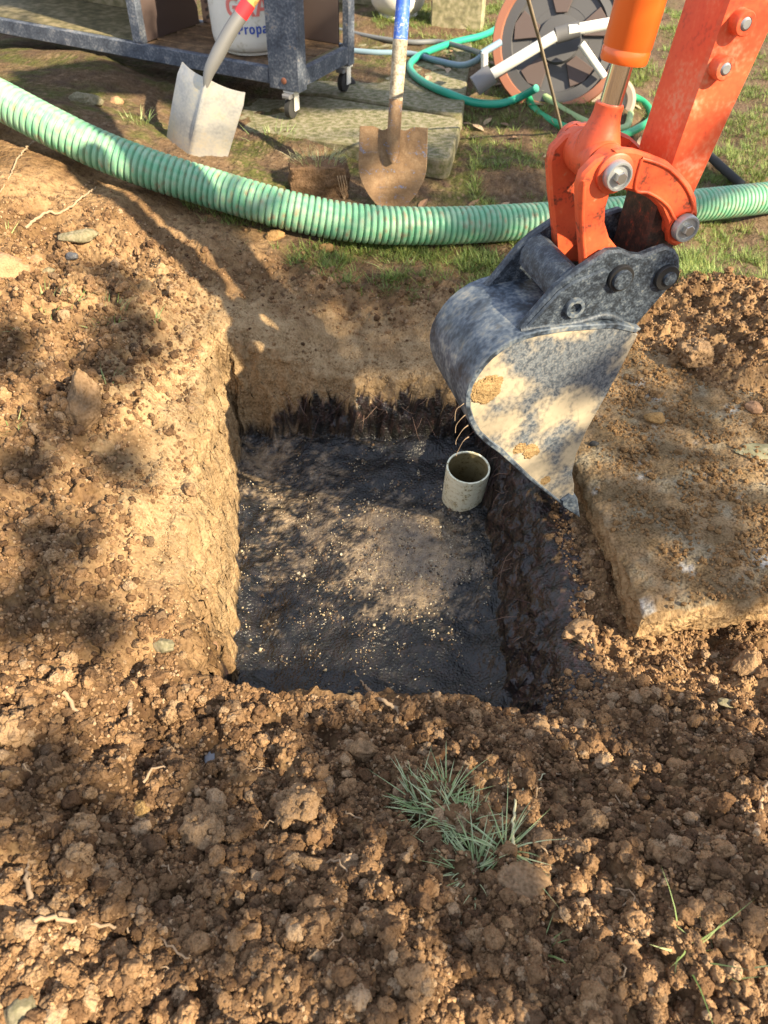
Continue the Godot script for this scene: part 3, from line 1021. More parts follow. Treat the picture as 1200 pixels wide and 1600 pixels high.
func build_hose() -> void:
	var pts := []
	for q in [[-190, 60, 0.36], [-90, 110, 0.31], [0, 156, 0.25], [80, 198, 0.195], [160, 236, 0.14], [240, 266, 0.095], [320, 291, 0.055], [400, 315, 0.022], [460, 331, -0.004], [530, 345, -0.032], [600, 352, -0.052], [680, 353, -0.068], [760, 350, -0.084], [880, 342, -0.108], [1000, 331, -0.133], [1100, 320, -0.155], [1200, 309, -0.18], [1300, 296, -0.2], [1420, 280, -0.225]]:
		pts.append(W(q[0], q[1], q[2]))
	# on beyond the frame, resting on the ground
	for e in [Vector3(0.5, 0, -0.25), Vector3(1.1, 0, -0.7), Vector3(1.6, 0, -1.5)]:
		var q: Vector3 = pts[18] + e
		q.y = lerpf(pts[18].y, surf(q.x, q.z) + 0.05, 0.8)
		pts.append(q)
	var first: Vector3 = pts[0]
	for e in [Vector3(-0.5, 0, -0.3), Vector3(-1.1, 0, -0.5), Vector3(-1.9, 0, -0.6)]:
		var q: Vector3 = first + e
		q.y = lerpf(first.y, surf(q.x, q.z) + 0.05, 0.8)
		pts.push_front(q)
	var raw := spline(pts, 0.01)
	# even steps
	var pitch := 0.0185
	var per := 9
	var step := pitch / per
	var path := PackedVector3Array()
	var acc := 0.0
	path.append(raw[0])
	for k in range(1, raw.size()):
		var a := raw[k - 1]
		var b := raw[k]
		var l := a.distance_to(b)
		var d := step - acc
		while d <= l:
			path.append(a.lerp(b, d / l))
			d += step
		acc = l - (d - step)
	var sides := 30
	var v := PackedVector3Array()
	var c := PackedColorArray()
	var idx := PackedInt32Array()
	var side := Vector3.UP
	var nz := fnoise(401, 4.0, 3)
	for i in path.size():
		var t := (path[min(i + 1, path.size() - 1)] - path[max(i - 1, 0)]).normalized()
		side = (Vector3.UP - t * t.y).normalized()
		var up := t.cross(side)
		var ph := float(i % per) / per
		var q := absf(ph - 0.5) * 2.0   # 0 at the middle of a rib, 1 in the groove
		var r := 0.0545 - 0.0095 * smoothstep(0.62, 1.0, q) - 0.001 * q * q
		for k in sides:
			var a := TAU * k / sides
			v.append(path[i] + (side * cos(a) + up * sin(a)) * r)
			var rib := Color(0.15, 0.4, 0.24)
			rib = cmix(rib, Color(0.3, 0.46, 0.32), 0.35 + nz.get_noise_2d(i * 0.006, a) * 1.0)
			rib = cmix(rib, Color(0.3, 0.24, 0.15), (nz.get_noise_3d(i * 0.02, cos(a) * 0.6 + 7.0, sin(a) * 0.6) - 0.18) * 2.2)
			c.append(rib)
	for i in path.size() - 1:
		for k in sides:
			var l := (k + 1) % sides
			var a := i * sides + k
			var b := i * sides + l
			idx.append_array(PackedInt32Array([a, b, b + sides, a, b + sides, a + sides]))
	tag(put("suction_hose", indexed(v, idx, c), M.hose), "thick ribbed pale green suction hose lying across the yard behind the pit", "hose")

func build_pipe() -> void:
	var b := W(722, 776, -0.45)
	var top := W(726, 735, -0.33)
	var t := thing("drain_pipe", "short cream plastic pipe stub standing in the black sludge", "pipe", Transform3D(Basis(), b))
	var ax := (top - b).normalized()
	ax = (ax * 0.5 + Vector3.UP * 0.5 + Vector3(0.05, 0, 0)).normalized()
	var sd := Vector3.RIGHT - ax * ax.x
	var x := Transform3D(Basis(sd.normalized(), ax, sd.normalized().cross(ax)), Vector3(0, -0.04, 0))
	var g := G.new()
	g.lathe([Vector2(0.054, -0.02), Vector2(0.0545, 0.05), Vector2(0.055, 0.16), Vector2(0.0545, 0.163), Vector2(0.0505, 0.163), Vector2(0.05, 0.16)], x, 40)
	part("outer_wall", g, M.pvc, t)
	g = G.new()
	g.lathe([Vector2(0.05, 0.16), Vector2(0.0495, 0.0), Vector2(0.0, 0.0)], x, 40)
	part("bore", g, M.pvc_dirty, t)
	g = G.new()
	g.col = Color(0.02, 0.018, 0.016)
	g.lathe([Vector2(0.0493, 0.05), Vector2(0.03, 0.062), Vector2(0.0, 0.055)], x, 24)
	part("sludge_plug", g, M.sludge, t)

func cyl(g: G, a: Vector3, b: Vector3, prof: Array, sides := 28) -> void:
	# turned profile of (radius, 0..1 along a-b)
	var ax := b - a
	var y := ax.normalized()
	var s := Vector3.RIGHT if absf(y.x) < 0.8 else Vector3.UP
	s = (s - y * s.dot(y)).normalized()
	var pr := []
	for q in prof:
		pr.append(Vector2(q[0], q[1] * ax.length()))
	g.lathe(pr, Transform3D(Basis(s, y, s.cross(y)), a), sides)

func pin(parent: Node, called: String, u: float, v: float, n0: float, n1: float, r: float, m: Material, hole := false) -> Node:
	var g := G.new()
	if hole:
		cyl(g, Vector3(u, v, n0), Vector3(u, v, n1), [[r, 0], [r, 0.8], [r * 0.94, 1.0], [r * 0.62, 1.0], [r * 0.58, 0.85], [r * 0.58, 0.1], [0.0, 0.1]])
	else:
		cyl(g, Vector3(u, v, n0), Vector3(u, v, n1), [[r, 0], [r, 0.85], [r * 0.95, 1.0], [0, 1.0]])
	return part(called, g, m, parent)

func washer(parent: Node, u: float, v: float, n0: float) -> void:
	var g := G.new()
	var r := 0.0215
	cyl(g, Vector3(u, v, n0), Vector3(u, v, n0 + 0.013), [[r, 0], [r, 0.8], [r * 0.93, 1.0], [r * 0.8, 1.0], [r * 0.74, 0.75], [0, 0.75]], 36)
	var w := part("washer", g, M.zinc, parent)
	g = G.new()
	var hex := PackedVector2Array()
	for k in 6:
		hex.append(Vector2(u, v) + Vector2.from_angle(k * PI / 3 + 0.3) * 0.0092)
	g.ext(hex, n0 + 0.009, n0 + 0.0195, 0.001)
	part("bolt_head", g, M.bolt, w)

func build_excavator() -> void:
	var a := deg_to_rad(15.0)
	var U := Vector3(cos(a), 0, -sin(a))
	var N := Vector3(sin(a), 0, cos(a))
	var O := Vector3(0.3204, 0, -1.1819)
	var t := thing("excavator", "orange mini excavator arm with a muddy steel bucket reaching down beside the pit", "excavator", Transform3D(Basis(U, Vector3.UP, N), O))
	var g := G.new()
	# dipper arm
	g.ext(V2([[0.107, 0.42], [0.11, 0.467], [0.131, 0.67], [0.165, 1.0], [0.2, 1.32], [0.215, 1.4], [0.27, 1.44], [0.33, 1.42], [0.345, 1.34], [0.285, 1.0], [0.222, 0.66], [0.178, 0.44], [0.172, 0.41]]), -0.048, 0.048, 0.005)
	var arm := part("dipper_arm", g, M.orange, t)
	for b in [[0.158, 0.645], [0.147, 0.592]]:
		g = G.new()
		cyl(g, Vector3(b[0], b[1], 0.046), Vector3(b[0], b[1], 0.066), [[0.0165, 0], [0.0155, 0.3], [0.0155, 0.9], [0.014, 1.0], [0.0085, 1.0]])
		var bo := part("boss", g, M.orange, arm)
		g = G.new()
		cyl(g, Vector3(b[0], b[1], 0.06), Vector3(b[0], b[1], 0.068), [[0.008, 0], [0.008, 0.7], [0.0055, 1.0], [0.0, 1.0]])
		part("bolt", g, M.zinc, arm)
	g = G.new()
	g.ext(V2([[0.1, 0.3], [0.107, 0.421], [0.172, 0.411], [0.163, 0.3], [0.152, 0.272], [0.135, 0.264], [0.114, 0.274]]), -0.046, 0.046, 0.005)
	part("arm_end", g, M.grease, t)
	# boom and boom pivot beyond the frame
	g = G.new()
	g.ext(V2([[0.2, 1.32], [0.24, 1.46], [0.55, 2.02], [1.3, 2.2], [2.6, 1.5], [2.55, 1.38], [1.3, 2.0], [0.68, 1.88], [0.34, 1.3]]), -0.085, -0.055, 0.006)
	g.ext(V2([[0.2, 1.32], [0.24, 1.46], [0.55, 2.02], [1.3, 2.2], [2.6, 1.5], [2.55, 1.38], [1.3, 2.0], [0.68, 1.88], [0.34, 1.3]]), 0.055, 0.085, 0.006)
	part("boom", g, M.orange, t)
	# bucket cylinder
	g = G.new()
	cyl(g, Vector3(0.0225, 0.594, 0), Vector3(0.085, 1.2, 0), [[0.018, 0.0], [0.0325, 0.0], [0.034, 0.004], [0.034, 0.026], [0.0333, 0.028], [0.0333, 0.03], [0.0345, 0.033], [0.0345, 0.97], [0.03, 1.0], [0, 1.0]], 40)
	var cy := part("cylinder_barrel", g, M.barrel, t)
	g = G.new()
	cyl(g, Vector3(0.014, 0.525, 0), Vector3(0.024, 0.61, 0), [[0.0165, 0], [0.0165, 1.0]], 40)
	part("piston_rod", g, M.chrome, t)
	g = G.new()
	cyl(g, Vector3(0.006, 0.468, 0), Vector3(0.0152, 0.541, 0), [[0.034, 0.0], [0.033, 0.32], [0.027, 0.52], [0.0225, 0.7], [0.021, 0.85], [0.021, 0.98], [0.0195, 1.0], [0.0, 1.0]], 36)
	cyl(g, Vector3(0.006, 0.465, -0.036), Vector3(0.006, 0.465, 0.036), [[0.02, 0], [0.0325, 0.0], [0.034, 0.05], [0.034, 0.95], [0.0325, 1.0], [0.02, 1.0]], 40)
	part("rod_eye", g, M.link, t)
	# tipping link: pin tube with two bosses
	g = G.new()
	cyl(g, Vector3(0.006, 0.465, 0.037), Vector3(0.006, 0.465, 0.071), [[0.02, 0], [0.031, 0.0], [0.0325, 0.06], [0.03, 0.6], [0.029, 0.95], [0.027, 1.0], [0.0, 1.0]], 40)
	cyl(g, Vector3(0.006, 0.465, -0.037), Vector3(0.006, 0.465, -0.083), [[0.02, 0], [0.031, 0.0], [0.0325, 0.06], [0.03, 0.6], [0.0285, 0.6], [0.0285, 0.64], [0.03, 0.64], [0.029, 0.95], [0.025, 1.0], [0.0, 1.0]], 40)
	part("link_pin_boss", g, M.link, t)
	var leg := V2([[-0.026, 0.486], [-0.044, 0.468], [-0.047, 0.447], [-0.035, 0.397], [-0.016, 0.332], [-0.006, 0.29], [0.02, 0.272], [0.055, 0.268], [0.078, 0.285], [0.078, 0.308], [0.041, 0.346], [0.025, 0.362], [0.011, 0.388], [0.007, 0.41], [0.009, 0.435], [0.034, 0.45], [0.034, 0.48], [0.012, 0.494]])
	var arc := V2([[0.0, 0.496], [0.015, 0.4975], [0.035, 0.494], [0.065, 0.484], [0.095, 0.472], [0.122, 0.453], [0.145, 0.434], [0.163, 0.411], [0.174, 0.386], [0.174, 0.362], [0.166, 0.34], [0.15, 0.334], [0.135, 0.342], [0.129, 0.36], [0.118, 0.38], [0.102, 0.402], [0.079, 0.419], [0.057, 0.43], [0.034, 0.437], [0.012, 0.441]])
	for s in [1.0, -1.0]:
		g = G.new()
		g.ext(leg, 0.043 * s if s > 0 else -0.064, 0.064 if s > 0 else -0.043, 0.004)
		var lg := part("bucket_link", g, M.link, t)
		if s > 0:
			g = G.new()
			g.tube(spline([Vector3(-0.04, 0.458, 0.063), Vector3(-0.031, 0.4, 0.063), Vector3(-0.013, 0.335, 0.063)], 0.01), [0.004], 8)
			part("rib", g, M.link, lg)
		g = G.new()
		g.ext(arc, 0.05 if s > 0 else -0.068, 0.068 if s > 0 else -0.05, 0.004)
		var ar := part("curved_link", g, M.link, t)
		# raised rim round the recessed web
		var rim := []
		for q in [[0.045, 0.483], [0.07, 0.475], [0.095, 0.464], [0.118, 0.448], [0.138, 0.43], [0.154, 0.409], [0.162, 0.392], [0.142, 0.38], [0.13, 0.385], [0.115, 0.403], [0.095, 0.418], [0.07, 0.431], [0.046, 0.439], [0.045, 0.483]]:
			rim.append(Vector3(q[0], q[1], 0.0685 * s))
		g = G.new()
		g.tube(spline(rim, 0.008), [0.0028], 8, false)
		part("raised_rim", g, M.link, ar)
	washer(t, 0.006, 0.465, 0.071)
	washer(t, 0.15, 0.370, 0.071)
	g = G.new()
	cyl(g, Vector3(0.15, 0.37, -0.07), Vector3(0.15, 0.37, 0.071), [[0.024, 0], [0.024, 1.0]], 30)
	part("link_pivot", g, M.link, t)
	# ---- bucket
	var side := [[0.101, 0.196], [0.083, 0.119], [0.063, 0.049], [0.047, -0.005], [0.037, -0.063], [0.038, -0.115], [0.05, -0.15], [0.056, -0.19], [0.039, -0.205], [-0.058, -0.105], [-0.132, -0.018], [-0.16, 0.01], [-0.183, 0.038], [-0.199, 0.07], [-0.208, 0.1], [-0.2105, 0.127], [-0.207, 0.148], [-0.199, 0.166], [-0.188, 0.184], [-0.175, 0.199], [-0.158, 0.212], [-0.14, 0.222], [-0.118, 0.2285], [-0.094, 0.232], [-0.045, 0.233], [0.011, 0.228], [0.051, 0.224]]
	var bucket := Node3D.new()
	bucket.name = "bucket"
	t.add_child(bucket)
	var m: StandardMaterial3D = M.steel.duplicate()
	m.uv1_triplanar = false
	m.uv1_scale = Vector3(3.0, 1.98, 1)
	m.uv1_offset = Vector3(0.66, 0.515, 0)
	m.albedo_texture = mud_plate()
	m.heightmap_enabled = false
	m.texture_repeat = false
	for s in [1.0, -1.0]:
		g = G.new()
		g.ext(V2(side), 0.088 if s > 0 else -0.1, 0.1 if s > 0 else -0.088, 0.002)
		part("side_plate", g, m if s > 0 else M.steel, bucket)
	# shell: outer line from lip round the heel to the top, given thickness inward
	var ol := [Vector2(0.07, -0.236), Vector2(0.039, -0.207), Vector2(-0.01, -0.156)]
	for k in range(9, side.size()):
		ol.append(Vector2(side[k][0], side[k][1]))
	ol.append(Vector2(0.1, 0.206))
	var cen := Vector2(-0.05, 0.08)
	var outer := PackedVector2Array()
	for q in ol:
		outer.append(q + (q - cen).normalized() * 0.0035)
	var inner := PackedVector2Array()
	for q in ol:
		inner.append(q - (q - cen).normalized() * 0.008)
	inner.reverse()
	var sh := outer.duplicate()
	sh.append_array(inner)
	g = G.new()
	g.ext(sh, -0.1025, 0.1025, 0.002)
	part("shell", g, M.steel, bucket)
	g = G.new()
	g.ext(V2([[0.082, -0.25], [0.03, -0.203], [0.024, -0.182], [0.04, -0.17], [0.062, -0.186]]), -0.106, 0.106, 0.003)
	part("cutting_edge", g, M.steel, bucket)
	# hanger ears
	var ear := V2([[-0.125, 0.228], [-0.112, 0.243], [-0.066, 0.301], [-0.045, 0.318], [-0.018, 0.334], [0.014, 0.352], [0.038, 0.35], [0.06, 0.34], [0.077, 0.336], [0.098, 0.342], [0.119, 0.346], [0.138, 0.338], [0.15, 0.324], [0.157, 0.305], [0.157, 0.288], [0.144, 0.264], [0.1, 0.2], [0.04, 0.222]])
	for s in [1.0, -1.0]:
		g = G.new()
		g.ext(ear, 0.068 if s > 0 else -0.086, 0.086 if s > 0 else -0.068, 0.004)
		var eo := part("hanger_ear", g, M.ear, bucket)
		if s > 0:
			g = G.new()
			g.ext(V2([[-0.112, 0.236], [-0.062, 0.296], [-0.04, 0.309], [0.012, 0.325], [0.022, 0.318], [0.021, 0.296], [-0.002, 0.262], [-0.03, 0.234], [-0.07, 0.228]]), 0.084, 0.091, 0.003)
			part("doubler_plate", g, M.ear, bucket)
			g = G.new()
			g.tube(spline([Vector3(-0.12, 0.231, 0.086), Vector3(-0.03, 0.232, 0.09), Vector3(0.03, 0.238, 0.088), Vector3(0.066, 0.222, 0.087)], 0.01), [0.006, 0.008, 0.008, 0.008, 0.008, 0.008, 0.007], 8)
			part("weld_bead", g, M.ear, bucket)
	pin(bucket, "pin_head", 0.045, 0.304, 0.084, 0.094, 0.0225, M.black)
	pin(bucket, "pin_core", 0.045, 0.304, 0.09, 0.099, 0.0165, M.ear)
	pin(bucket, "pin_head", 0.132, 0.294, 0.084, 0.094, 0.0215, M.black)
	pin(bucket, "pin_core", 0.135, 0.294, 0.09, 0.098, 0.0115, M.ear)
	pin(bucket, "lifting_eye", -0.031, 0.264, 0.088, 0.099, 0.017, M.steel, true)
	pin(bucket, "pin_shaft", 0.045, 0.304, -0.09, 0.086, 0.014, M.grease)
	pin(bucket, "pin_shaft", 0.132, 0.294, -0.09, 0.086, 0.014, M.grease)
	# folded cross plate between the ears
	g = G.new()
	g.ext(V2([[-0.066, 0.272], [-0.064, 0.294], [-0.05, 0.314], [-0.032, 0.321], [-0.018, 0.314], [-0.026, 0.3], [-0.044, 0.282], [-0.054, 0.268]]), -0.07, 0.07, 0.004)
	part("cross_plate", g, M.ear, bucket)
	# mud cakes stuck on the side plate
	for q in [[-0.175, 0.13, 0.03, 0], [-0.09, -0.02, 0.013, 1], [-0.065, -0.033, 0.017, 2], [-0.02, -0.12, 0.012, 3]]:
		put("mud_cake", clod_meshes[q[3]], tinted(M.clod, Color(0.4, 0.27, 0.13)), bucket, Transform3D(Basis().scaled(Vector3(q[2], q[2] * 1.3, q[2] * 0.13)), Vector3(q[0], q[1], 0.1)))
	# roots caught on the heel
	for k in 4:
		var p := Vector3(-0.205 + 0.003 * k, 0.11 - 0.028 * k, 0.095)
		g = G.new()
		g.tube(spline([p, p + Vector3(-0.012, -0.004, 0.005), p + Vector3(-0.022, -0.014 - 0.006 * k, 0.004), p + Vector3(-0.024, -0.034, 0.008)], 0.004), [0.0014, 0.0012, 0.001, 0.0008, 0.0006], 5)
		part("root_strand", g, M.root, bucket)

func mud_plate() -> ImageTexture:
	var w := 576
	var h := 768
	var n1 := fnoise(71, 0.0055, 5)
	var n2 := fnoise(72, 0.045, 5)
	var n3 := fnoise(73, 0.05, 3)
	var im := Image.create(w, h, false, Image.FORMAT_RGB8)
	for y in h:
		for x in w:
			# plate coordinates
			var u := (float(x) / w - 0.66) / 3.0
			var v := (float(y) / h - 0.515) / 1.98
			var a := n1.get_noise_2d(x, y)
			var b := n2.get_noise_2d(x, y)
			# streaks along the digging direction
			var s := n3.get_noise_2d((x * 0.86 + y * 0.5) * 0.25, (y * 0.86 - x * 0.5) * 2.0)
			var e := Vector2((u + 0.06) / 0.11, (v - 0.14) / 0.09).length()
			var mudm := 0.2 + 0.6 * smoothstep(0.4, 1.4, e) + a * 1.5 + b * 0.45
			mudm -= 0.75 * smoothstep(-0.02, 0.08, u) * smoothstep(0.02, 0.14, v)
			mudm += 0.5 * smoothstep(-0.12, -0.18, u)
			var c := cmix(Color(0.07, 0.085, 0.105), Color(0.16, 0.185, 0.21), 0.5 + b * 1.5 + s * 0.1)
			c = cmix(c, Color(0.36, 0.36, 0.35), s * 0.2 + n2.get_noise_2d(x * 2.3 + 90.0, y * 2.3) * 0.8 + 0.1)
			c = cmix(c, cmix(Color(0.38, 0.32, 0.23), Color(0.56, 0.47, 0.33), 0.5 + a + b * 0.5), (mudm - 0.12) * 1.15)
			im.set_pixel(x, y, c.linear_to_srgb())
	# scratches
	var r := RandomNumberGenerator.new()
	r.seed = 75
	for k in 260:
		var a := r.randf_range(-0.5, 0.9) + (1.2 if k % 5 == 0 else 0.0)
		var q := Vector2(r.randf() * w, r.randf() * h)
		var l := int(r.randf_range(8, 70))
		var f := r.randf_range(0.08, 0.35)
		var tone := Color(0.68, 0.68, 0.66) if k % 3 else Color(0.2, 0.22, 0.25)
		for i in l:
			q += Vector2.from_angle(a)
			a += r.randf_range(-0.02, 0.02)
			if q.x >= 0 and q.y >= 0 and q.x < w and q.y < h:
				im.set_pixel(int(q.x), int(q.y), im.get_pixel(int(q.x), int(q.y)).lerp(tone, f))
	return ImageTexture.create_from_image(im)

func sheet(fn: Callable, nu: int, nv: int, th: float) -> ArrayMesh:
	# curved plate with thickness: fn(u, v) gives a point, u across, v up
	var g := G.new()
	var P := []
	var Nn := []
	for j in nv + 1:
		var row := []
		for i in nu + 1:
			row.append(fn.call(float(i) / nu, float(j) / nv))
		P.append(row)
	for j in nv + 1:
		var row := []
		for i in nu + 1:
			var du: Vector3 = P[j][min(i + 1, nu)] - P[j][max(i - 1, 0)]
			var dv: Vector3 = P[min(j + 1, nv)][i] - P[max(j - 1, 0)][i]
			row.append(du.cross(dv).normalized())
		Nn.append(row)
	for j in nv:
		for i in nu:
			var a: Vector3 = P[j][i]; var b: Vector3 = P[j][i + 1]; var c: Vector3 = P[j + 1][i + 1]; var d: Vector3 = P[j + 1][i]
			var na: Vector3 = Nn[j][i]; var nb: Vector3 = Nn[j][i + 1]; var nc: Vector3 = Nn[j + 1][i + 1]; var nd: Vector3 = Nn[j + 1][i]
			g.quad(a, b, c, d, na, nb, nc, nd)
			g.quad(a - na * th, b - nb * th, c - nc * th, d - nd * th, -na, -nb, -nc, -nd)
			for e in [[i == 0, a, d, na, nd], [i == nu - 1, b, c, nb, nc], [j == 0, a, b, na, nb], [j == nv - 1, d, c, nd, nc]]:
				if e[0]:
					var p: Vector3 = e[1]; var q: Vector3 = e[2]; var np: Vector3 = e[3]; var nq: Vector3 = e[4]
					var nn := (q - p).cross(np).normalized()
					g.flat(p, q, q - nq * th, p - np * th, nn)
	return g.mesh()

func build_shovels() -> void:
	# square spade, leaning clockwise, shown from its back
	var b := gp(300, 238)
	var up := Vector3(0.40, 0.90, -0.17).normalized()
	var rt := (Vector3(0.9, -0.40, 0.12) - up * Vector3(0.9, -0.40, 0.12).dot(up)).normalized()
	var x := Transform3D(Basis(rt, up, rt.cross(up)), b - up * 0.03)
	var t := thing("shovel", "square bladed steel shovel with red banded wooden handle stuck in the bank", "shovel", x)
	var bl := sheet(func(u, v):
		var s: float = u * 2.0 - 1.0
		var w := lerpf(0.103, 0.112, v) * (1.0 - 0.06 * smoothstep(0.85, 1.0, v))
		var zz: float = 0.045 * (1.0 - absf(s)) + 0.012 * exp(-s * s * 220.0) * smoothstep(0.05, 0.5, v) - 0.03 * (1 - v) * (1 - v)
		return Vector3(s * w, v * 0.262 - 0.02 * absf(s) * smoothstep(0.8, 1.0, v) * (1.0 - absf(s)), zz - 0.035 * s * s), 26, 14, 0.003)
	put("blade", bl, M.blade, t)
	var g := G.new()
	g.tube(spline([Vector3(0.0, 0.235, 0.045), Vector3(0.0, 0.28, 0.052), Vector3(0.01, 0.33, 0.052), Vector3(0.026, 0.4, 0.045), Vector3(0.044, 0.46, 0.035)], 0.02), [0.006, 0.01, 0.014, 0.0165, 0.019, 0.02, 0.021, 0.0215, 0.0215], 16)
	part("socket", g, M.socket, t)
	g = G.new()
	g.tube(PackedVector3Array([Vector3(0.0435, 0.457, 0.0355), Vector3(0.056, 0.498, 0.031)]), [0.0218, 0.0218], 20)
	part("red_band", g, M.red, t)
	g = G.new()
	g.tube(PackedVector3Array([Vector3(0.056, 0.498, 0.031), Vector3(0.14, 0.75, 0.005), Vector3(0.38, 1.45, -0.08)]), [0.0205, 0.02, 0.019], 16)
	part("handle", g, M.wood, t)
	# round point shovel caked in mud
	var top := W(615, 197, 0.13)
	b = W(611, 330, -0.115)
	up = (top - b).normalized()
	rt = (Vector3(1, -0.06, 0) - up * Vector3(1, -0.06, 0).dot(up)).normalized()
	x = Transform3D(Basis(rt, up, rt.cross(up)), b)
	var L := (top - b).length()
	t = thing("shovel", "round point shovel caked in brown mud with a flaking blue handle", "shovel", x)
	var W2 := 0.107
	bl = sheet(func(u, v):
		var s: float = u * 2.0 - 1.0
		var w := W2 * (pow(sin(clampf((v + 0.06) / 0.62, 0.0, 1.0) * PI / 2), 0.75) if v < 0.56 else lerpf(1.0, 0.97, (v - 0.56) / 0.44))
		var zz: float = 0.026 * s * s + 0.014 * exp(-s * s * 20.0) * smoothstep(0.3, 1.0, v) - 0.03 * (1 - v) * (1 - v)
		return Vector3(s * w, v * L - 0.012 * exp(-pow((absf(s) - 0.33) * 6.0, 2.0)) * smoothstep(0.9, 1.0, v), zz), 24, 20, 0.003)
	put("blade", bl, M.mudblade, t)
	g = G.new()
	g.tube(spline([Vector3(0.0, L * 0.6, 0.008), Vector3(0.0, L * 0.85, 0.02), Vector3(0.002, L * 1.05, 0.024), Vector3(0.004, L * 1.3, 0.02)], 0.02), [0.008, 0.014, 0.018, 0.02, 0.0205], 14)
	part("socket", g, M.mudblade, t)
	g = G.new()
	g.tube(PackedVector3Array([Vector3(0.004, L * 1.28, 0.02), Vector3(0.012, L * 1.9, 0.0)]), [0.0205, 0.022], 16)
	part("bare_handle", g, M.grey_handle, t)
	g = G.new()
	g.tube(PackedVector3Array([Vector3(0.012, L * 1.9, 0.0), Vector3(0.05, L * 4.6, -0.1)]), [0.0208, 0.02], 16)
	part("blue_handle", g, M.blue_handle, t)

func lettering(s: String, size: float, r: float, ang: float, y: float) -> ArrayMesh:
	var tm := TextMesh.new()
	var f := SystemFont.new()
	f.font_names = PackedStringArray(["Droid Sans"])
	f.font_weight = 700
	tm.font = f
	tm.text = s
	tm.font_size = 32
	tm.pixel_size = size / 32.0
	tm.depth = 0.002
	var arr := tm.get_mesh_arrays()
	var v: PackedVector3Array = arr[Mesh.ARRAY_VERTEX]
	var n: PackedVector3Array = arr[Mesh.ARRAY_NORMAL]
	for k in v.size():
		var a := v[k].x / r + ang
		var rr := r + v[k].z
		v[k] = Vector3(sin(a) * rr, v[k].y + y, cos(a) * rr)
		n[k] = Vector3(n[k].x * cos(a) + n[k].z * sin(a), n[k].y, n[k].z * cos(a) - n[k].x * sin(a))
	arr[Mesh.ARRAY_VERTEX] = v
	arr[Mesh.ARRAY_NORMAL] = n
	var am := ArrayMesh.new()
	am.add_surface_from_arrays(Mesh.PRIMITIVE_TRIANGLES, arr)
	return am

func tank(at: Transform3D, label: String, low := false) -> Node3D:
	var t := thing("propane_tank", label, "gas cylinder", at)
	var g := G.new()
	g.lathe(([Vector2(0.0, 0.012), Vector2(0.12, 0.012), Vector2(0.138, 0.02), Vector2(0.147, 0.036), Vector2(0.151, 0.06),] if low else [Vector2(0.0, 0.03), Vector2(0.08, 0.035), Vector2(0.12, 0.055), Vector2(0.142, 0.085), Vector2(0.15, 0.12)]) + [ Vector2(0.152, 0.16), Vector2(0.152, 0.19), Vector2(0.152, 0.28), Vector2(0.148, 0.31), Vector2(0.13, 0.35), Vector2(0.09, 0.38), Vector2(0.03, 0.395), Vector2(0.0, 0.396)], Transform3D.IDENTITY, 48)
	part("body", g, M.white, t)
	g = G.new()
	g.lathe([Vector2(0.104, 0.0), Vector2(0.108, 0.0), Vector2(0.108, 0.045), Vector2(0.104, 0.05), Vector2(0.1, 0.045), Vector2(0.1, 0.0)], Transform3D.IDENTITY, 40)
	part("foot_ring", g, M.white, t)
	g = G.new()
	g.lathe([Vector2(0.1, 0.37), Vector2(0.103, 0.37), Vector2(0.103, 0.46), Vector2(0.1, 0.465), Vector2(0.097, 0.46), Vector2(0.097, 0.37)], Transform3D.IDENTITY, 40)
	part("collar", g, M.white, t)
	g = G.new()
	g.lathe([Vector2(0.0, 0.39), Vector2(0.018, 0.39), Vector2(0.018, 0.42), Vector2(0.012, 0.44), Vector2(0.025, 0.445), Vector2(0.025, 0.46), Vector2(0.0, 0.462)], Transform3D.IDENTITY, 16)
	part("valve", g, M.bolt, t)
	return t

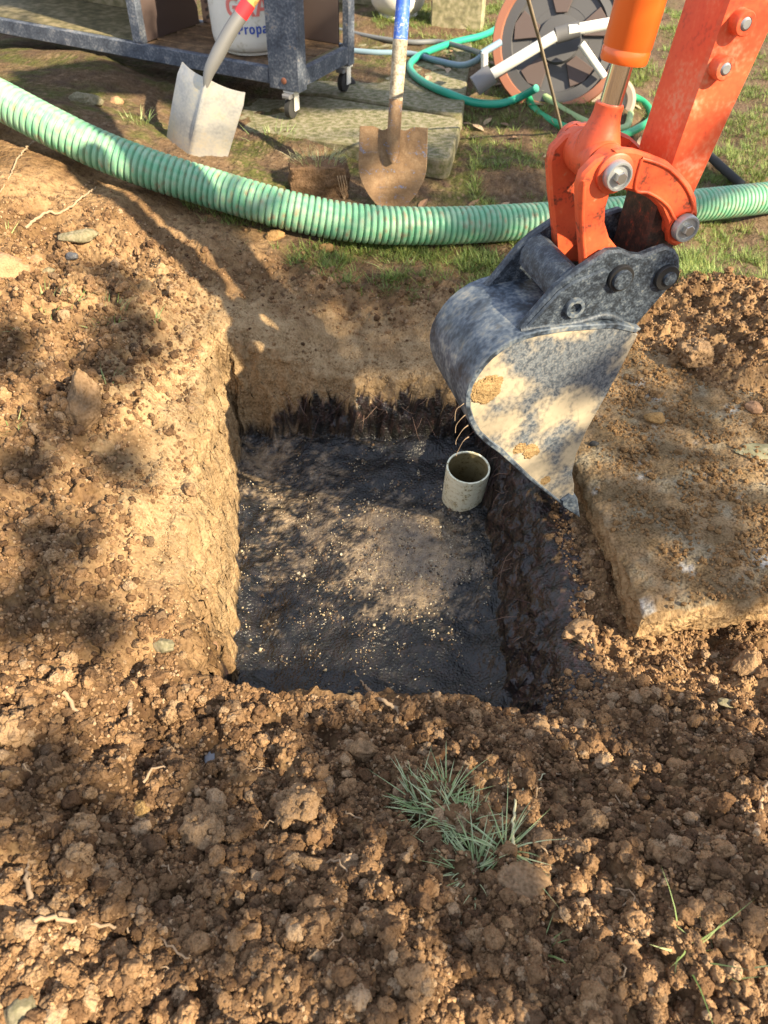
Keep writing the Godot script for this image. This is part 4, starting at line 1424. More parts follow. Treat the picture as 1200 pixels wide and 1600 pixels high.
func build_cart() -> void:
	var o := W(470, 190, -0.035)   # under the near right corner post
	var ang := deg_to_rad(25.0)
	var ex := Vector3(-cos(ang), 0.035, -sin(ang)).normalized()
	var ez := Vector3(sin(ang), 0, -cos(ang))
	var ey := ez.cross(ex).normalized()
	if ey.y < 0:
		ey = -ey
	# local x runs left along the front, y up, z towards the viewer
	var x := Transform3D(Basis(ex, ey, ex.cross(ey)), o)
	var zf := 1.0 if ex.cross(ey).dot(ez) > 0 else -1.0
	var t := thing("tool_cart", "dark blue grey steel cart on casters with open lower shelves", "cart", x)
	var L := 1.75
	var D := 0.46
	var y0 := 0.11
	var bh_ := 0.056
	var bx := func(called, a, b, m, parent = t):
		var g := G.new()
		var p: Vector3 = a
		var q: Vector3 = b
		g.box(Vector3((p.x + q.x) / 2, (p.y + q.y) / 2, zf * (p.z + q.z) / 2), Vector3(absf(q.x - p.x), absf(q.y - p.y), absf(q.z - p.z)), 0.003)
		return part(called, g, m, parent)
	bx.call("front_beam", Vector3(0.132, y0, 0.003), Vector3(L, y0 + bh_, 0.03), M.cart)
	bx.call("side_beam", Vector3(0.003, y0, 0.062), Vector3(0.03, y0 + bh_, D - 0.05), M.cart)
	bx.call("rear_beam", Vector3(0.05, y0, D - 0.03), Vector3(L, y0 + bh_, D - 0.003), M.cart)
	bx.call("corner_post", Vector3(0.0, y0 - 0.012, 0.0), Vector3(0.13, 1.0, 0.012), M.cart)
	bx.call("corner_post_side", Vector3(0.0, y0 - 0.012, 0.0125), Vector3(0.012, 1.0, 0.06), M.cart)
	bx.call("rear_post", Vector3(0.0, y0 - 0.012, D - 0.05), Vector3(0.03, 1.0, D), M.cart)
	bx.call("divider_post", Vector3(0.71, y0 + bh_ + 0.001, 0.004), Vector3(0.755, 1.0, 0.04), M.cart)
	bx.call("divider_panel", Vector3(0.715, y0 + bh_ + 0.001, 0.041), Vector3(0.73, 1.0, D - 0.06), M.panel)
	bx.call("end_post", Vector3(L - 0.05, y0 + bh_ + 0.001, 0.0), Vector3(L, 1.0, 0.05), M.cart)
	bx.call("shelf_panel", Vector3(0.735, y0 + bh_ - 0.015, 0.031), Vector3(L - 0.01, y0 + bh_ + 0.004, D - 0.031), M.shelf)
	bx.call("side_shelf", Vector3(0.0305, y0 + bh_ - 0.02, 0.064), Vector3(0.05, y0 + bh_ - 0.002, D - 0.06), M.shelf)
	bx.call("worktop", Vector3(-0.02, 1.001, -0.02), Vector3(L + 0.02, 1.03, D + 0.02), M.cart)
	for k in 6:
		var za := 0.033 + k * 0.066
		bx.call("floor_board", Vector3(0.051, y0 + bh_ - 0.018, za), Vector3(0.713, y0 + bh_ - 0.002 + 0.003 * (k % 2), za + 0.061), M.board)
	var bp = bx.call("back_panel", Vector3(0.05, y0 + bh_ + 0.001, D - 0.045), Vector3(0.71, 1.0, D - 0.035), M.panel)
	bx.call("back_panel", Vector3(0.735, y0 + bh_ + 0.005, D - 0.045), Vector3(L - 0.02, 1.0, D - 0.035), M.shelf)
	# dark discs laid on the back panel, painting the darkness of vent holes
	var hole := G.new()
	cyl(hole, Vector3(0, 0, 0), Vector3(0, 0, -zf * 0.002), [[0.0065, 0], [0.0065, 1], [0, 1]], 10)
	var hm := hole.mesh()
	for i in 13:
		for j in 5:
			put("vent_hole_disc", hm, M.rubber, bp, Transform3D(Basis(), Vector3(0.36 + i * 0.026, y0 + bh_ + 0.03 + j * 0.028, zf * (D - 0.0455))))
	var g := G.new()
	cyl(g, Vector3(0.065, y0 + 0.02, zf * 0.001), Vector3(0.065, y0 + 0.02, -zf * 0.005), [[0.011, 0], [0.011, 0.6], [0.006, 1], [0, 1]], 16)
	part("rivet", g, M.brown, t)
	for q in [[0.05, 0.03], [0.03, D - 0.03], [L - 0.08, 0.03], [L - 0.08, D - 0.03]]:
		g = G.new()
		var wx: float = q[0]
		var wz: float = zf * q[1]
		g.box(Vector3(wx, y0 - 0.018, wz), Vector3(0.05, 0.006, 0.05), 0.001)
		g.box(Vector3(wx - 0.018, y0 - 0.05, wz), Vector3(0.004, 0.065, 0.035), 0.001)
		g.box(Vector3(wx + 0.018, y0 - 0.05, wz), Vector3(0.004, 0.065, 0.035), 0.001)
		var ca := part("caster", g, M.palewhite, t)
		g = G.new()
		cyl(g, Vector3(wx - 0.014, 0.036, wz - zf * 0.012), Vector3(wx + 0.014, 0.036, wz - zf * 0.012), [[0.0, 0], [0.03, 0.0], [0.036, 0.15], [0.036, 0.85], [0.03, 1.0], [0, 1.0]], 24)
		part("wheel", g, M.rubber, ca)
		g = G.new()
		g.box(Vector3(wx, 0.082, wz - zf * 0.035), Vector3(0.034, 0.014, 0.03), 0.003)
		part("brake_lever", g, M.midgrey, ca)
	# propane tank on the boards
	var c := x * Vector3(0.31, y0 + bh_ + 0.002, zf * 0.185)
	var face := (Vector3(0, 0, 0) - Vector3(c.x, 0, c.z)).normalized()
	var tb := Basis(Vector3.UP.cross(face).normalized(), ey, face)
	var tk := tank(Transform3D(tb.orthonormalized(), c), "white propane tank with red and blue lettering standing on the cart shelf", true)
	put("lettering", lettering("GRAL", 0.085, 0.1525, 0.1, 0.165), M.red_ink, tk)
	put("lettering", lettering("Propane", 0.042, 0.1525, 0.2, 0.095), M.blue_ink, tk)
	put("lettering", lettering("1075", 0.018, 0.1525, 0.5, 0.07), M.red_ink, tk)
	# second tank on the pad
	var p2 := W(622, 40, -0.034)
	p2 += Vector3(0, 0, -0.1)
	var t2 := tank(Transform3D(Basis(Vector3.UP, 0.1), p2), "white propane tank with blue lettering standing alone on the mossy pad")
	put("lettering", lettering("Blue", 0.09, 0.1525, -0.32, 0.2), M.blue_ink, t2)
	put("lettering", lettering("gas", 0.07, 0.1525, 0.52, 0.22), M.blue_ink, t2)

func hose_line(called: String, label: String, pts: Array, r: float, m: Material, cat := "hose", group := "") -> void:
	var P := []
	for q in pts:
		P.append(W(q[0], q[1], q[2]))
	var g := G.new()
	g.tube(spline(P, 0.025), [r], 10)
	tag(part(called, g, m), label, cat, group)

func build_back() -> void:
	# pale concrete blocks
	for q in [[[672, 48], [752, 52], 0.34, "mossy pale concrete block standing right of the lone propane tank"], [[512, 16], [582, 20], 0.3, "low pale concrete block behind the lone propane tank"]]:
		var a := W(q[0][0], q[0][1], -0.04)
		var b := W(q[1][0], q[1][1], -0.04)
		var g := G.new()
		var d := (b - a)
		var l := d.length()
		g.box(Vector3(l / 2, q[2] / 2, -0.06), Vector3(l, q[2], 0.12), 0.008)
		var ex := d.normalized()
		tag(put("concrete_block", g.mesh(), M.palec, null, Transform3D(Basis(ex, Vector3.UP, ex.cross(Vector3.UP)), a)), q[3], "concrete block")
	hose_line("garden_hose", "dark grey hose running from behind the cart across the mossy pad", [[470, 38, -0.02], [515, 44, -0.02], [580, 58, -0.02], [640, 66, -0.02], [690, 66, -0.02], [735, 78, 0.0], [752, 84, 0.04]], 0.012, M.dhose)
	hose_line("garden_hose", "blue grey hose lying on the mossy pad ahead of the dark one", [[470, 72, -0.02], [515, 76, -0.02], [580, 82, -0.02], [640, 84, -0.02], [680, 94, -0.02], [720, 102, -0.01], [745, 94, 0.03], [757, 82, 0.06]], 0.013, M.bhose)
	hose_line("garden_hose", "bright green garden hose looping over the pad to the reel", [[790, 15, 0.05], [780, 40, -0.02], [755, 55, -0.02], [710, 66, -0.02], [670, 80, -0.015], [648, 92, -0.015], [640, 104, -0.018], [648, 118, -0.02], [668, 132, -0.02], [700, 146, -0.02], [740, 160, -0.05], [780, 162, -0.06], [812, 152, -0.05], [838, 138, 0.0]], 0.0155, M.ghose2)
	hose_line("garden_hose", "green garden hose curving out from under the reel into the grass", [[824, 148, -0.05], [832, 166, -0.07], [848, 182, -0.08], [880, 198, -0.09], [910, 206, -0.09], [960, 214, -0.1], [1005, 196, -0.1], [1018, 180, -0.1], [1005, 160, -0.08], [985, 150, -0.06]], 0.0155, M.ghose)
	hose_line("garden_hose", "faded pale green hose end beneath the reel wheel", [[845, 145, -0.04], [880, 172, -0.07], [930, 196, -0.08], [975, 200, -0.09], [985, 178, -0.08]], 0.014, mat(Color(0.3, 0.42, 0.2), 0.6))
	hose_line("black_pipe", "black plastic pipe half hidden in the grass behind the arm", [[1075, 210, -0.13], [1105, 240, -0.15], [1135, 268, -0.17], [1160, 290, -0.2]], 0.016, M.rubber, "pipe")
	# thin rod leaning
	var g := G.new()
	var foot := gp(882, 200)
	g.tube(PackedVector3Array([foot + Vector3(0, -0.03, 0), W(842, 60, 0.33), W(820, -20, 0.55)]), [0.006, 0.0055, 0.005], 8)
	tag(part("thin_rod", g, M.stick), "thin brown rod standing in the grass before the hose reel", "rod")
	# ---- hose reel
	var c := W(874, 62, 0.17)
	var base := W(874, 160, -0.06)
	c.z = base.z - 0.12
	c = ray(874, 62) * (c.z / ray(874, 62).z) + Vector3(0, CAM_H, 0)
	var t := thing("hose_reel", "old brown and grey hose reel with white tube frame lying in the yard", "hose reel", Transform3D(Basis(Vector3.UP, -0.25) * Basis(Vector3.RIGHT, -0.45), c))
	# axis along local z
	var ax := func(prof: Array, z0: float, z1: float, m: Material, called: String, parent: Node):
		var gg := G.new()
		cyl(gg, Vector3(0, 0, z0), Vector3(0, 0, z1), prof, 48)
		return part(called, gg, m, parent)
	var R := 0.27
	ax.call([[R - 0.035, 0], [R, 0], [R + 0.004, 0.3], [R + 0.004, 0.7], [R, 1.0], [R - 0.03, 1.0], [R - 0.035, 0.6]], -0.01, 0.02, M.brown, "flange_rim", t)
	ax.call([[R - 0.035, 0.0], [R - 0.035, 0.6], [R - 0.075, 0.8], [R - 0.08, 0.3], [0.09, 0.3], [0.085, 0.9], [0.05, 1.0], [0, 1.0]], -0.01, 0.02, M.flange, "flange", t)
	ax.call([[0.12, 0], [0.12, 1.0]], -0.2, 0.0, M.darkgrey, "drum", t)
	ax.call([[0.0, 0], [R - 0.03, 0], [R, 0.1], [R, 0.9], [R - 0.03, 1.0], [0.0, 1.0]], -0.23, -0.205, M.brown, "rear_flange", t)
	for k in 5:
		g = G.new()
		var aa := k * TAU / 5 + 0.4
		var p0 := Vector2.from_angle(aa - 0.16) * 0.1
		g.ext(PackedVector2Array([Vector2.from_angle(aa - 0.24) * 0.095, Vector2.from_angle(aa - 0.3) * 0.185, Vector2.from_angle(aa) * 0.195, Vector2.from_angle(aa + 0.3) * 0.185, Vector2.from_angle(aa + 0.24) * 0.095]), 0.006, 0.013, 0.002)
		part("spoke_panel", g, M.panel, t)
	var inv := t.transform.affine_inverse()
	var bar := func(a: Array, b: Array, za: float, zb: float, r: float, m: Material, called: String):
		var gg := G.new()
		var A := Vector3(0, CAM_H, 0) + ray(a[0], a[1]) * ((c.z + za) / ray(a[0], a[1]).z)
		var B := Vector3(0, CAM_H, 0) + ray(b[0], b[1]) * ((c.z + zb) / ray(b[0], b[1]).z)
		gg.tube(PackedVector3Array([inv * A, inv * B]), [r, r], 14)
		return part(called, gg, m, t)
	bar.call([765, 118], [868, 56], 0.14, 0.14, 0.021, M.palewhite, "frame_tube")
	bar.call([888, 48], [957, 36], 0.12, 0.12, 0.021, M.palewhite, "frame_tube")
	bar.call([908, 68], [944, 120], 0.12, 0.14, 0.015, M.palewhite, "frame_tube")
	bar.call([868, 56], [905, 45], 0.11, 0.11, 0.03, M.darkgrey, "hub_joint")
	bar.call([768, 115], [742, 135], 0.14, 0.15, 0.04, M.midgrey, "frame_foot")
	bar.call([757, 82], [757, 112], 0.13, 0.13, 0.014, M.palewhite, "tap_stem")
	bar.call([752, 84], [782, 66], 0.12, 0.08, 0.013, M.bhose, "tap_connector")
	# transport wheel
	g = G.new()
	var wc := Vector3(0, CAM_H, 0) + ray(955, 160) * ((c.z + 0.12) / ray(955, 160).z)
	wc = inv * wc
	cyl(g, wc + Vector3(0, 0, -0.025), wc + Vector3(0, 0, 0.02), [[0.0, 0], [0.085, 0], [0.098, 0.2], [0.098, 0.8], [0.085, 1.0], [0.065, 0.9], [0.06, 0.6], [0.025, 0.6], [0.02, 1.0], [0, 1.0]], 36)
	part("transport_wheel", g, mat(Color(0.3, 0.25, 0.2), 0.8), t)

func blade_strip(g: G, base: Vector3, dir: Vector3, h: float, w: float, bend: Vector3, col: Color) -> void:
	var side := dir.cross(bend).normalized() if dir.cross(bend).length() > 0.01 else Vector3.RIGHT
	var prev := base
	var pw := w
	g.col = col
	for k in 3:
		var t := (k + 1) / 3.0
		var p := base + dir * h * t + bend * h * t * t
		var ww := w * (1.0 - t * 0.92)
		var nn := side.cross(p - prev).normalized()
		if k < 2:
			g.quad(prev - side * pw, prev + side * pw, p + side * ww, p - side * ww, nn, nn, nn, nn)
		else:
			g.tri(prev - side * pw, prev + side * pw, p, nn, nn, nn)
		prev = p
		pw = ww

func tuft_mesh(seed_: int, count: int, spread: float, h: float, w: float, c0: Color, c1: Color, lean := 0.6) -> ArrayMesh:
	var r := RandomNumberGenerator.new()
	r.seed = seed_
	var g := G.new()
	for k in count:
		var a := r.randf() * TAU
		var q := sqrt(r.randf()) * spread
		var out := Vector3(cos(a), 0, sin(a))
		var d := (Vector3.UP + out * r.randf_range(0.1, lean)).normalized()
		var bend := (out * r.randf_range(0.1, 0.7) + Vector3(r.randf_range(-0.3, 0.3), -0.15, r.randf_range(-0.3, 0.3))) * 0.8
		blade_strip(g, out * q, d, h * r.randf_range(0.45, 1.1), w * r.randf_range(0.7, 1.2), bend, cmix(c0, c1, r.randf()))
	return g.mesh()

func build_grass() -> void:
	var meshes := []
	for k in 5:
		meshes.append(tuft_mesh(500 + k, 9, 0.012, 0.035, 0.0013, Color(0.1, 0.18, 0.035), Color(0.22, 0.28, 0.09), 1.1))
	var root := stuff("yard_grass", "short patchy green grass of the yard behind the hose", "grass")
	var xf := [[], [], [], [], []]
	var cl := [[], [], [], [], []]
	for t in 40000:
		var z := -lerpf(1.9, 5.2, pow(rng.randf(), 1.4))
		var x := rng.randf_range(-0.6, 0.55 - z * 0.6)
		var g := 0.5 + n_col.get_noise_2d(x * 0.7 + 3.0, z * 0.7) * 1.8
		g *= yard(x, z)
		g *= 1.0 - 0.75 * smoothstep(0.9, 1.4, x + n_edge.get_noise_2d(x, z) * 0.4) * smoothstep(-2.8, -2.5, z)
		if x < -0.05:
			g *= 0.6 * smoothstep(-2.45, -2.35, z) + smoothstep(-2.32, -2.2, z) * 0.3
		# not through the concrete pad
		if x > -0.7 and x < 0.31 and z < -2.34 and z > -4.3:
			continue
		if x > 0.3 and x < 1.1 and z < -2.75 and z > -3.9 and rng.randf() < 0.75:
			continue
		if rng.randf() > g:
			continue
		var k := rng.randi() % 5
		var s := rng.randf_range(0.6, 1.25)
		xf[k].append(Transform3D(Basis(Vector3.UP, rng.randf() * TAU).scaled(Vector3(s, s * rng.randf_range(0.7, 1.2), s)), Vector3(x, surf(x, z) - 0.002, z)))
		cl[k].append(cmix(Color(1, 1, 1), Color(1.5, 1.15, 0.8), rng.randf() * 0.6))
	for k in 5:
		multi("grass", meshes[k], M.grass, xf[k], cl[k], root)
	# single tufts one can point at
	var list := [
		[730, 1300, 120, 0.05, 0.075, "large pale green grass tuft uprooted on the near soil heap", 0.07],
		[790, 1325, 34, 0.02, 0.06, "tall thin grass sprig right of the large uprooted tuft", 0.02],
		[745, 1365, 40, 0.022, 0.055, "trailing grass strands below the large uprooted tuft", 0.03],
		[615, 415, 40, 0.05, 0.04, "small grass patch on bare soil just below the ribbed hose", 0.05],
		[655, 455, 9, 0.01, 0.03, "tiny bright green seedling left of the bucket shell", 0.01],
		[845, 1485, 12, 0.015, 0.04, "small grass sprout half buried in the near clods", 0.015],
		[1075, 1480, 9, 0.03, 0.06, "sparse upright grass blades in the near right soil", 0.03],
		[1125, 1505, 6, 0.02, 0.055, "few bent grass blades beside the sparse upright ones", 0.02],
		[60, 480, 60, 0.09, 0.035, "low grass strip along the left bank beside the red rock", 0.1],
		[160, 490, 40, 0.06, 0.04, "low leafy weeds on the left bank crest", 0.06],
		[240, 500, 14, 0.02, 0.035, "dry grass wisp at the edge of the left bank crest", 0.02],
		[165, 605, 12, 0.015, 0.05, "small weeds growing behind the large flat clod", 0.02],
		[15, 670, 14, 0.02, 0.04, "pale green grass clump on the far left bank", 0.02],
		[860, 150, 16, 0.03, 0.09, "bright green weeds growing under the hose reel", 0.06],
		[1065, 405, 8, 0.02, 0.04, "bright green sprout beside the bucket ear", 0.02],
		[10, 365, 14, 0.02, 0.04, "green weeds by the pale stone on the left bank", 0.02],
		[215, 190, 30, 0.05, 0.05, "dark green moss weeds left of the square shovel", 0.05],
		[425, 215, 50, 0.08, 0.07, "tall grass along the front edge of the mossy pad", 0.1]]
	var j := 0
	for q in list:
		var p := gp(q[0], q[1])
		var c0 := Color(0.13, 0.22, 0.05)
		var c1 := Color(0.34, 0.4, 0.18)
		if j < 3:
			c0 = Color(0.24, 0.36, 0.14); c1 = Color(0.5, 0.56, 0.34)
		if j == 0:
			var st := SurfaceTool.new()
			st.begin(Mesh.PRIMITIVE_TRIANGLES)
			var e := 0
			for w in [[655, 1250], [690, 1262], [715, 1285], [700, 1240], [740, 1300], [755, 1330], [730, 1330], [670, 1270], [745, 1350]]:
				st.append_from(tuft_mesh(640 + e, 44, 0.026, 0.048, 0.0014, c0, c1, 1.7), 0, Transform3D(Basis(Vector3.UP, e * 1.3), gp(w[0], w[1]) - p))
				e += 1
			tag(put("grass_tuft", st.commit(), M.grass, null, Transform3D(Basis(), p - Vector3(0, 0.003, 0))), q[5], "grass", "grass tufts on the dug soil")
			j += 1
			continue
		var ms := tuft_mesh(560 + j, q[2], q[6], q[4], 0.0014, c0, c1, 1.3 if j > 2 else 2.0)
		tag(put("grass_tuft", ms, M.grass, null, Transform3D(Basis(), p - Vector3(0, 0.003, 0))), q[5], "grass", "grass tufts on the dug soil")
		j += 1
	# cut sod lump with dry grass on top
	var sp_ := gp(500, 300)
	var t := thing("sod_lump", "square cut sod lump with trailing roots between hose and round shovel", "sod", Transform3D(Basis(Vector3.UP, 0.05), sp_))
	put("soil_block", sod_mesh(), tinted(M.clod, Color(0.2, 0.125, 0.075)), t)
	put("dry_grass", tuft_mesh(590, 170, 0.095, 0.055, 0.0013, Color(0.26, 0.28, 0.12), Color(0.42, 0.4, 0.24), 1.4), M.grass, t, Transform3D(Basis().scaled(Vector3(1.05, 1, 0.5)), Vector3(0, 0.095, 0)))
	for k in 4:
		var g := G.new()
		var p := Vector3(0.085 - 0.008 * k, 0.07, 0.05)
		g.tube(spline([p, p + Vector3(0.006, -0.03, 0.01), p + Vector3(0.002 + 0.004 * k, -0.06, 0.006), p + Vector3(0.012 * (k - 1), -0.085, 0.012)], 0.006), [0.0022, 0.0018, 0.0014, 0.001], 5)
		part("root", g, M.root, t)

func sod_mesh() -> ArrayMesh:
	var v := PackedVector3Array()
	var idx := PackedInt32Array()
	var at := {}
	var sub := 12
	for f in 6:
		var ax := f / 2
		for i in sub:
			for j in sub:
				var ids := []
				for q in [[0, 0], [1, 0], [1, 1], [0, 1]]:
					var a: float = float(i + q[0]) / sub * 2 - 1
					var b: float = float(j + q[1]) / sub * 2 - 1
					var s := 1.0 if f % 2 == 0 else -1.0
					var d := Vector3(s, a, b * s) if ax == 0 else (Vector3(b * s, s, a) if ax == 1 else Vector3(a, b * s, s))
					var key := Vector3i((d * 500.0).round())
					if not at.has(key):
						at[key] = v.size()
						var p := d * Vector3(0.095, 0.055, 0.05) + Vector3(0, 0.042, 0)
						p = p.lerp(d.normalized() * Vector3(0.11, 0.07, 0.06) + Vector3(0, 0.042, 0), 0.25)
						p += d.normalized() * (n_3d.get_noise_3dv(d * 0.08) * 0.016 + n_fine.get_noise_3dv(d * 0.12) * 0.006)
						v.append(p)
					ids.append(at[key])
				idx.append_array(PackedInt32Array([ids[0], ids[2], ids[1], ids[0], ids[3], ids[2]]))
	return indexed(v, idx, PackedColorArray())

func root_line(label: String, pts: Array, r: float, m: Material, group: String) -> void:
	var P := []
	var k := 0
	for q in pts:
		var p := gp(q[0], q[1])
		p.y += 0.004 + (0.01 if (k % 2 == 1) else 0.0)
		P.append(p)
		k += 1
	var path := spline(P, 0.008)
	var rad := []
	for i in path.size():
		path[i] += Vector3(n_3d.get_noise_1d(i * 0.02), n_3d.get_noise_1d(i * 0.02 + 50.0), n_3d.get_noise_1d(i * 0.02 + 90.0)) * 0.006
		rad.append(r * lerpf(1.0, 0.35, float(i) / path.size()))
	var g := G.new()
	g.tube(path, rad, 6)
	tag(part("plant_root", g, m), label, "root", group)

func build_roots() -> void:
	var gname := "bare roots on the dug soil"
	root_line("pale forked root sticking up over the near rim of the black pit", [[640, 1135], [615, 1110], [590, 1092], [568, 1075], [553, 1050]], 0.0042, M.root, gname)
	root_line("short side root branching from the pale root over the pit rim", [[615, 1110], [620, 1098], [622, 1090]], 0.0028, M.root, gname)
	root_line("long tan root on the left bank above the flat pale stone", [[40, 358], [75, 340], [95, 335], [130, 318], [150, 295]], 0.0042, M.root, gname)
	root_line("thin dark root hanging down from under the ribbed hose", [[55, 222], [35, 250], [15, 280], [2, 310]], 0.0032, M.root, gname)
	root_line("thick grey root lying down the left slope of the pit", [[208, 1065], [206, 1110], [204, 1150], [196, 1195]], 0.0052, tinted(M.clod, Color(0.38, 0.29, 0.2)), gname)
	root_line("straight pale root along the dark edge of the left slope", [[100, 1085], [120, 1115], [150, 1160]], 0.004, M.root, gname)
	root_line("curved pale root on the near left soil heap", [[35, 1450], [90, 1440], [150, 1445], [200, 1455], [250, 1470], [300, 1505]], 0.003, M.root, gname)
	root_line("short pale stick root upright in the near left soil", [[48, 1410], [47, 1380], [46, 1345]], 0.0036, M.root, gname)
	root_line("fine root curl on loose soil left of the grass tuft", [[500, 1355], [530, 1352], [548, 1372]], 0.0022, M.root, gname)
	root_line("pale forked twig at the right edge of the near soil", [[1180, 1305], [1182, 1270], [1190, 1240], [1198, 1225]], 0.0045, M.root, gname)
	root_line("thin root crossing clods right of the large clay slab", [[820, 1300], [840, 1320], [855, 1335]], 0.0028, M.root, gname)
	root_line("bent pale grass stalk over the grass tuft", [[800, 1330], [803, 1260], [815, 1235], [850, 1218]], 0.0025, mat(Color(0.5, 0.48, 0.3), 0.8), gname)
	root_line("thin root beneath the front corner of the concrete slab", [[1045, 1025], [1060, 1045], [1075, 1055]], 0.002, M.root, gname)
	root_line("forked root tips at the foot of the left slope", [[225, 1225], [240, 1210], [262, 1200]], 0.0025, M.root, gname)
	for k in 22:
		var px := rng.randf_range(10, 1190)
		var py := rng.randf_range(1150, 1590)
		var a := rng.randf() * TAU
		var l := rng.randf_range(14, 34)
		root_line("hair thin root fragment on the near crumbled soil", [[px, py], [px + cos(a) * l, py + sin(a) * l * 0.7], [px + cos(a + 0.5) * l * 1.8, py + sin(a + 0.5) * l * 1.3]], 0.0013, M.root, "hair roots on the near soil")
	# root mat hanging in the pit walls
	var st := stuff("root_mat", "dark hanging fine roots on the back and right walls of the pit", "roots")
	for s in 2:
		var g := G.new()
		for k in 45:
			var p := Vector3.ZERO
			var inn := Vector3.ZERO
			if rng.randf() < 0.6:
				p = Vector3(rng.randf_range(-0.3, 0.24), rng.randf_range(-0.37, -0.29), -1.63)
				inn = Vector3(0, 0, 1)
			else:
				var f := rng.randf()
				p = Vector3(lerpf(0.285, 0.3, f), rng.randf_range(-0.38, -0.29), lerpf(-1.5, -0.8, f))
				inn = Vector3(-1, 0, 0)
			# find the wall
			for q in 12:
				if gh(p.x, p.z) < p.y:
					break
				p += inn * 0.005
			var l := rng.randf_range(0.02, 0.06)
			var sd := Vector3(rng.randfn(), rng.randf_range(-0.2, 0.8), rng.randfn()) * l * 0.8
			g.tube(PackedVector3Array([p - inn * 0.01, p + inn * 0.006 + sd * 0.3 + Vector3(0, -0.2 * l, 0), p + inn * 0.009 + sd * 0.6 + Vector3(0, -0.6 * l, 0), p + inn * 0.004 + sd + Vector3(0, -l, 0)]), [0.0009, 0.0008, 0.0006, 0.0004], 4, false)
		part("roots", g, M.darkroot if s == 0 else mat(Color(0.22, 0.14, 0.1), 0.9), st).set_meta("kind", "stuff")

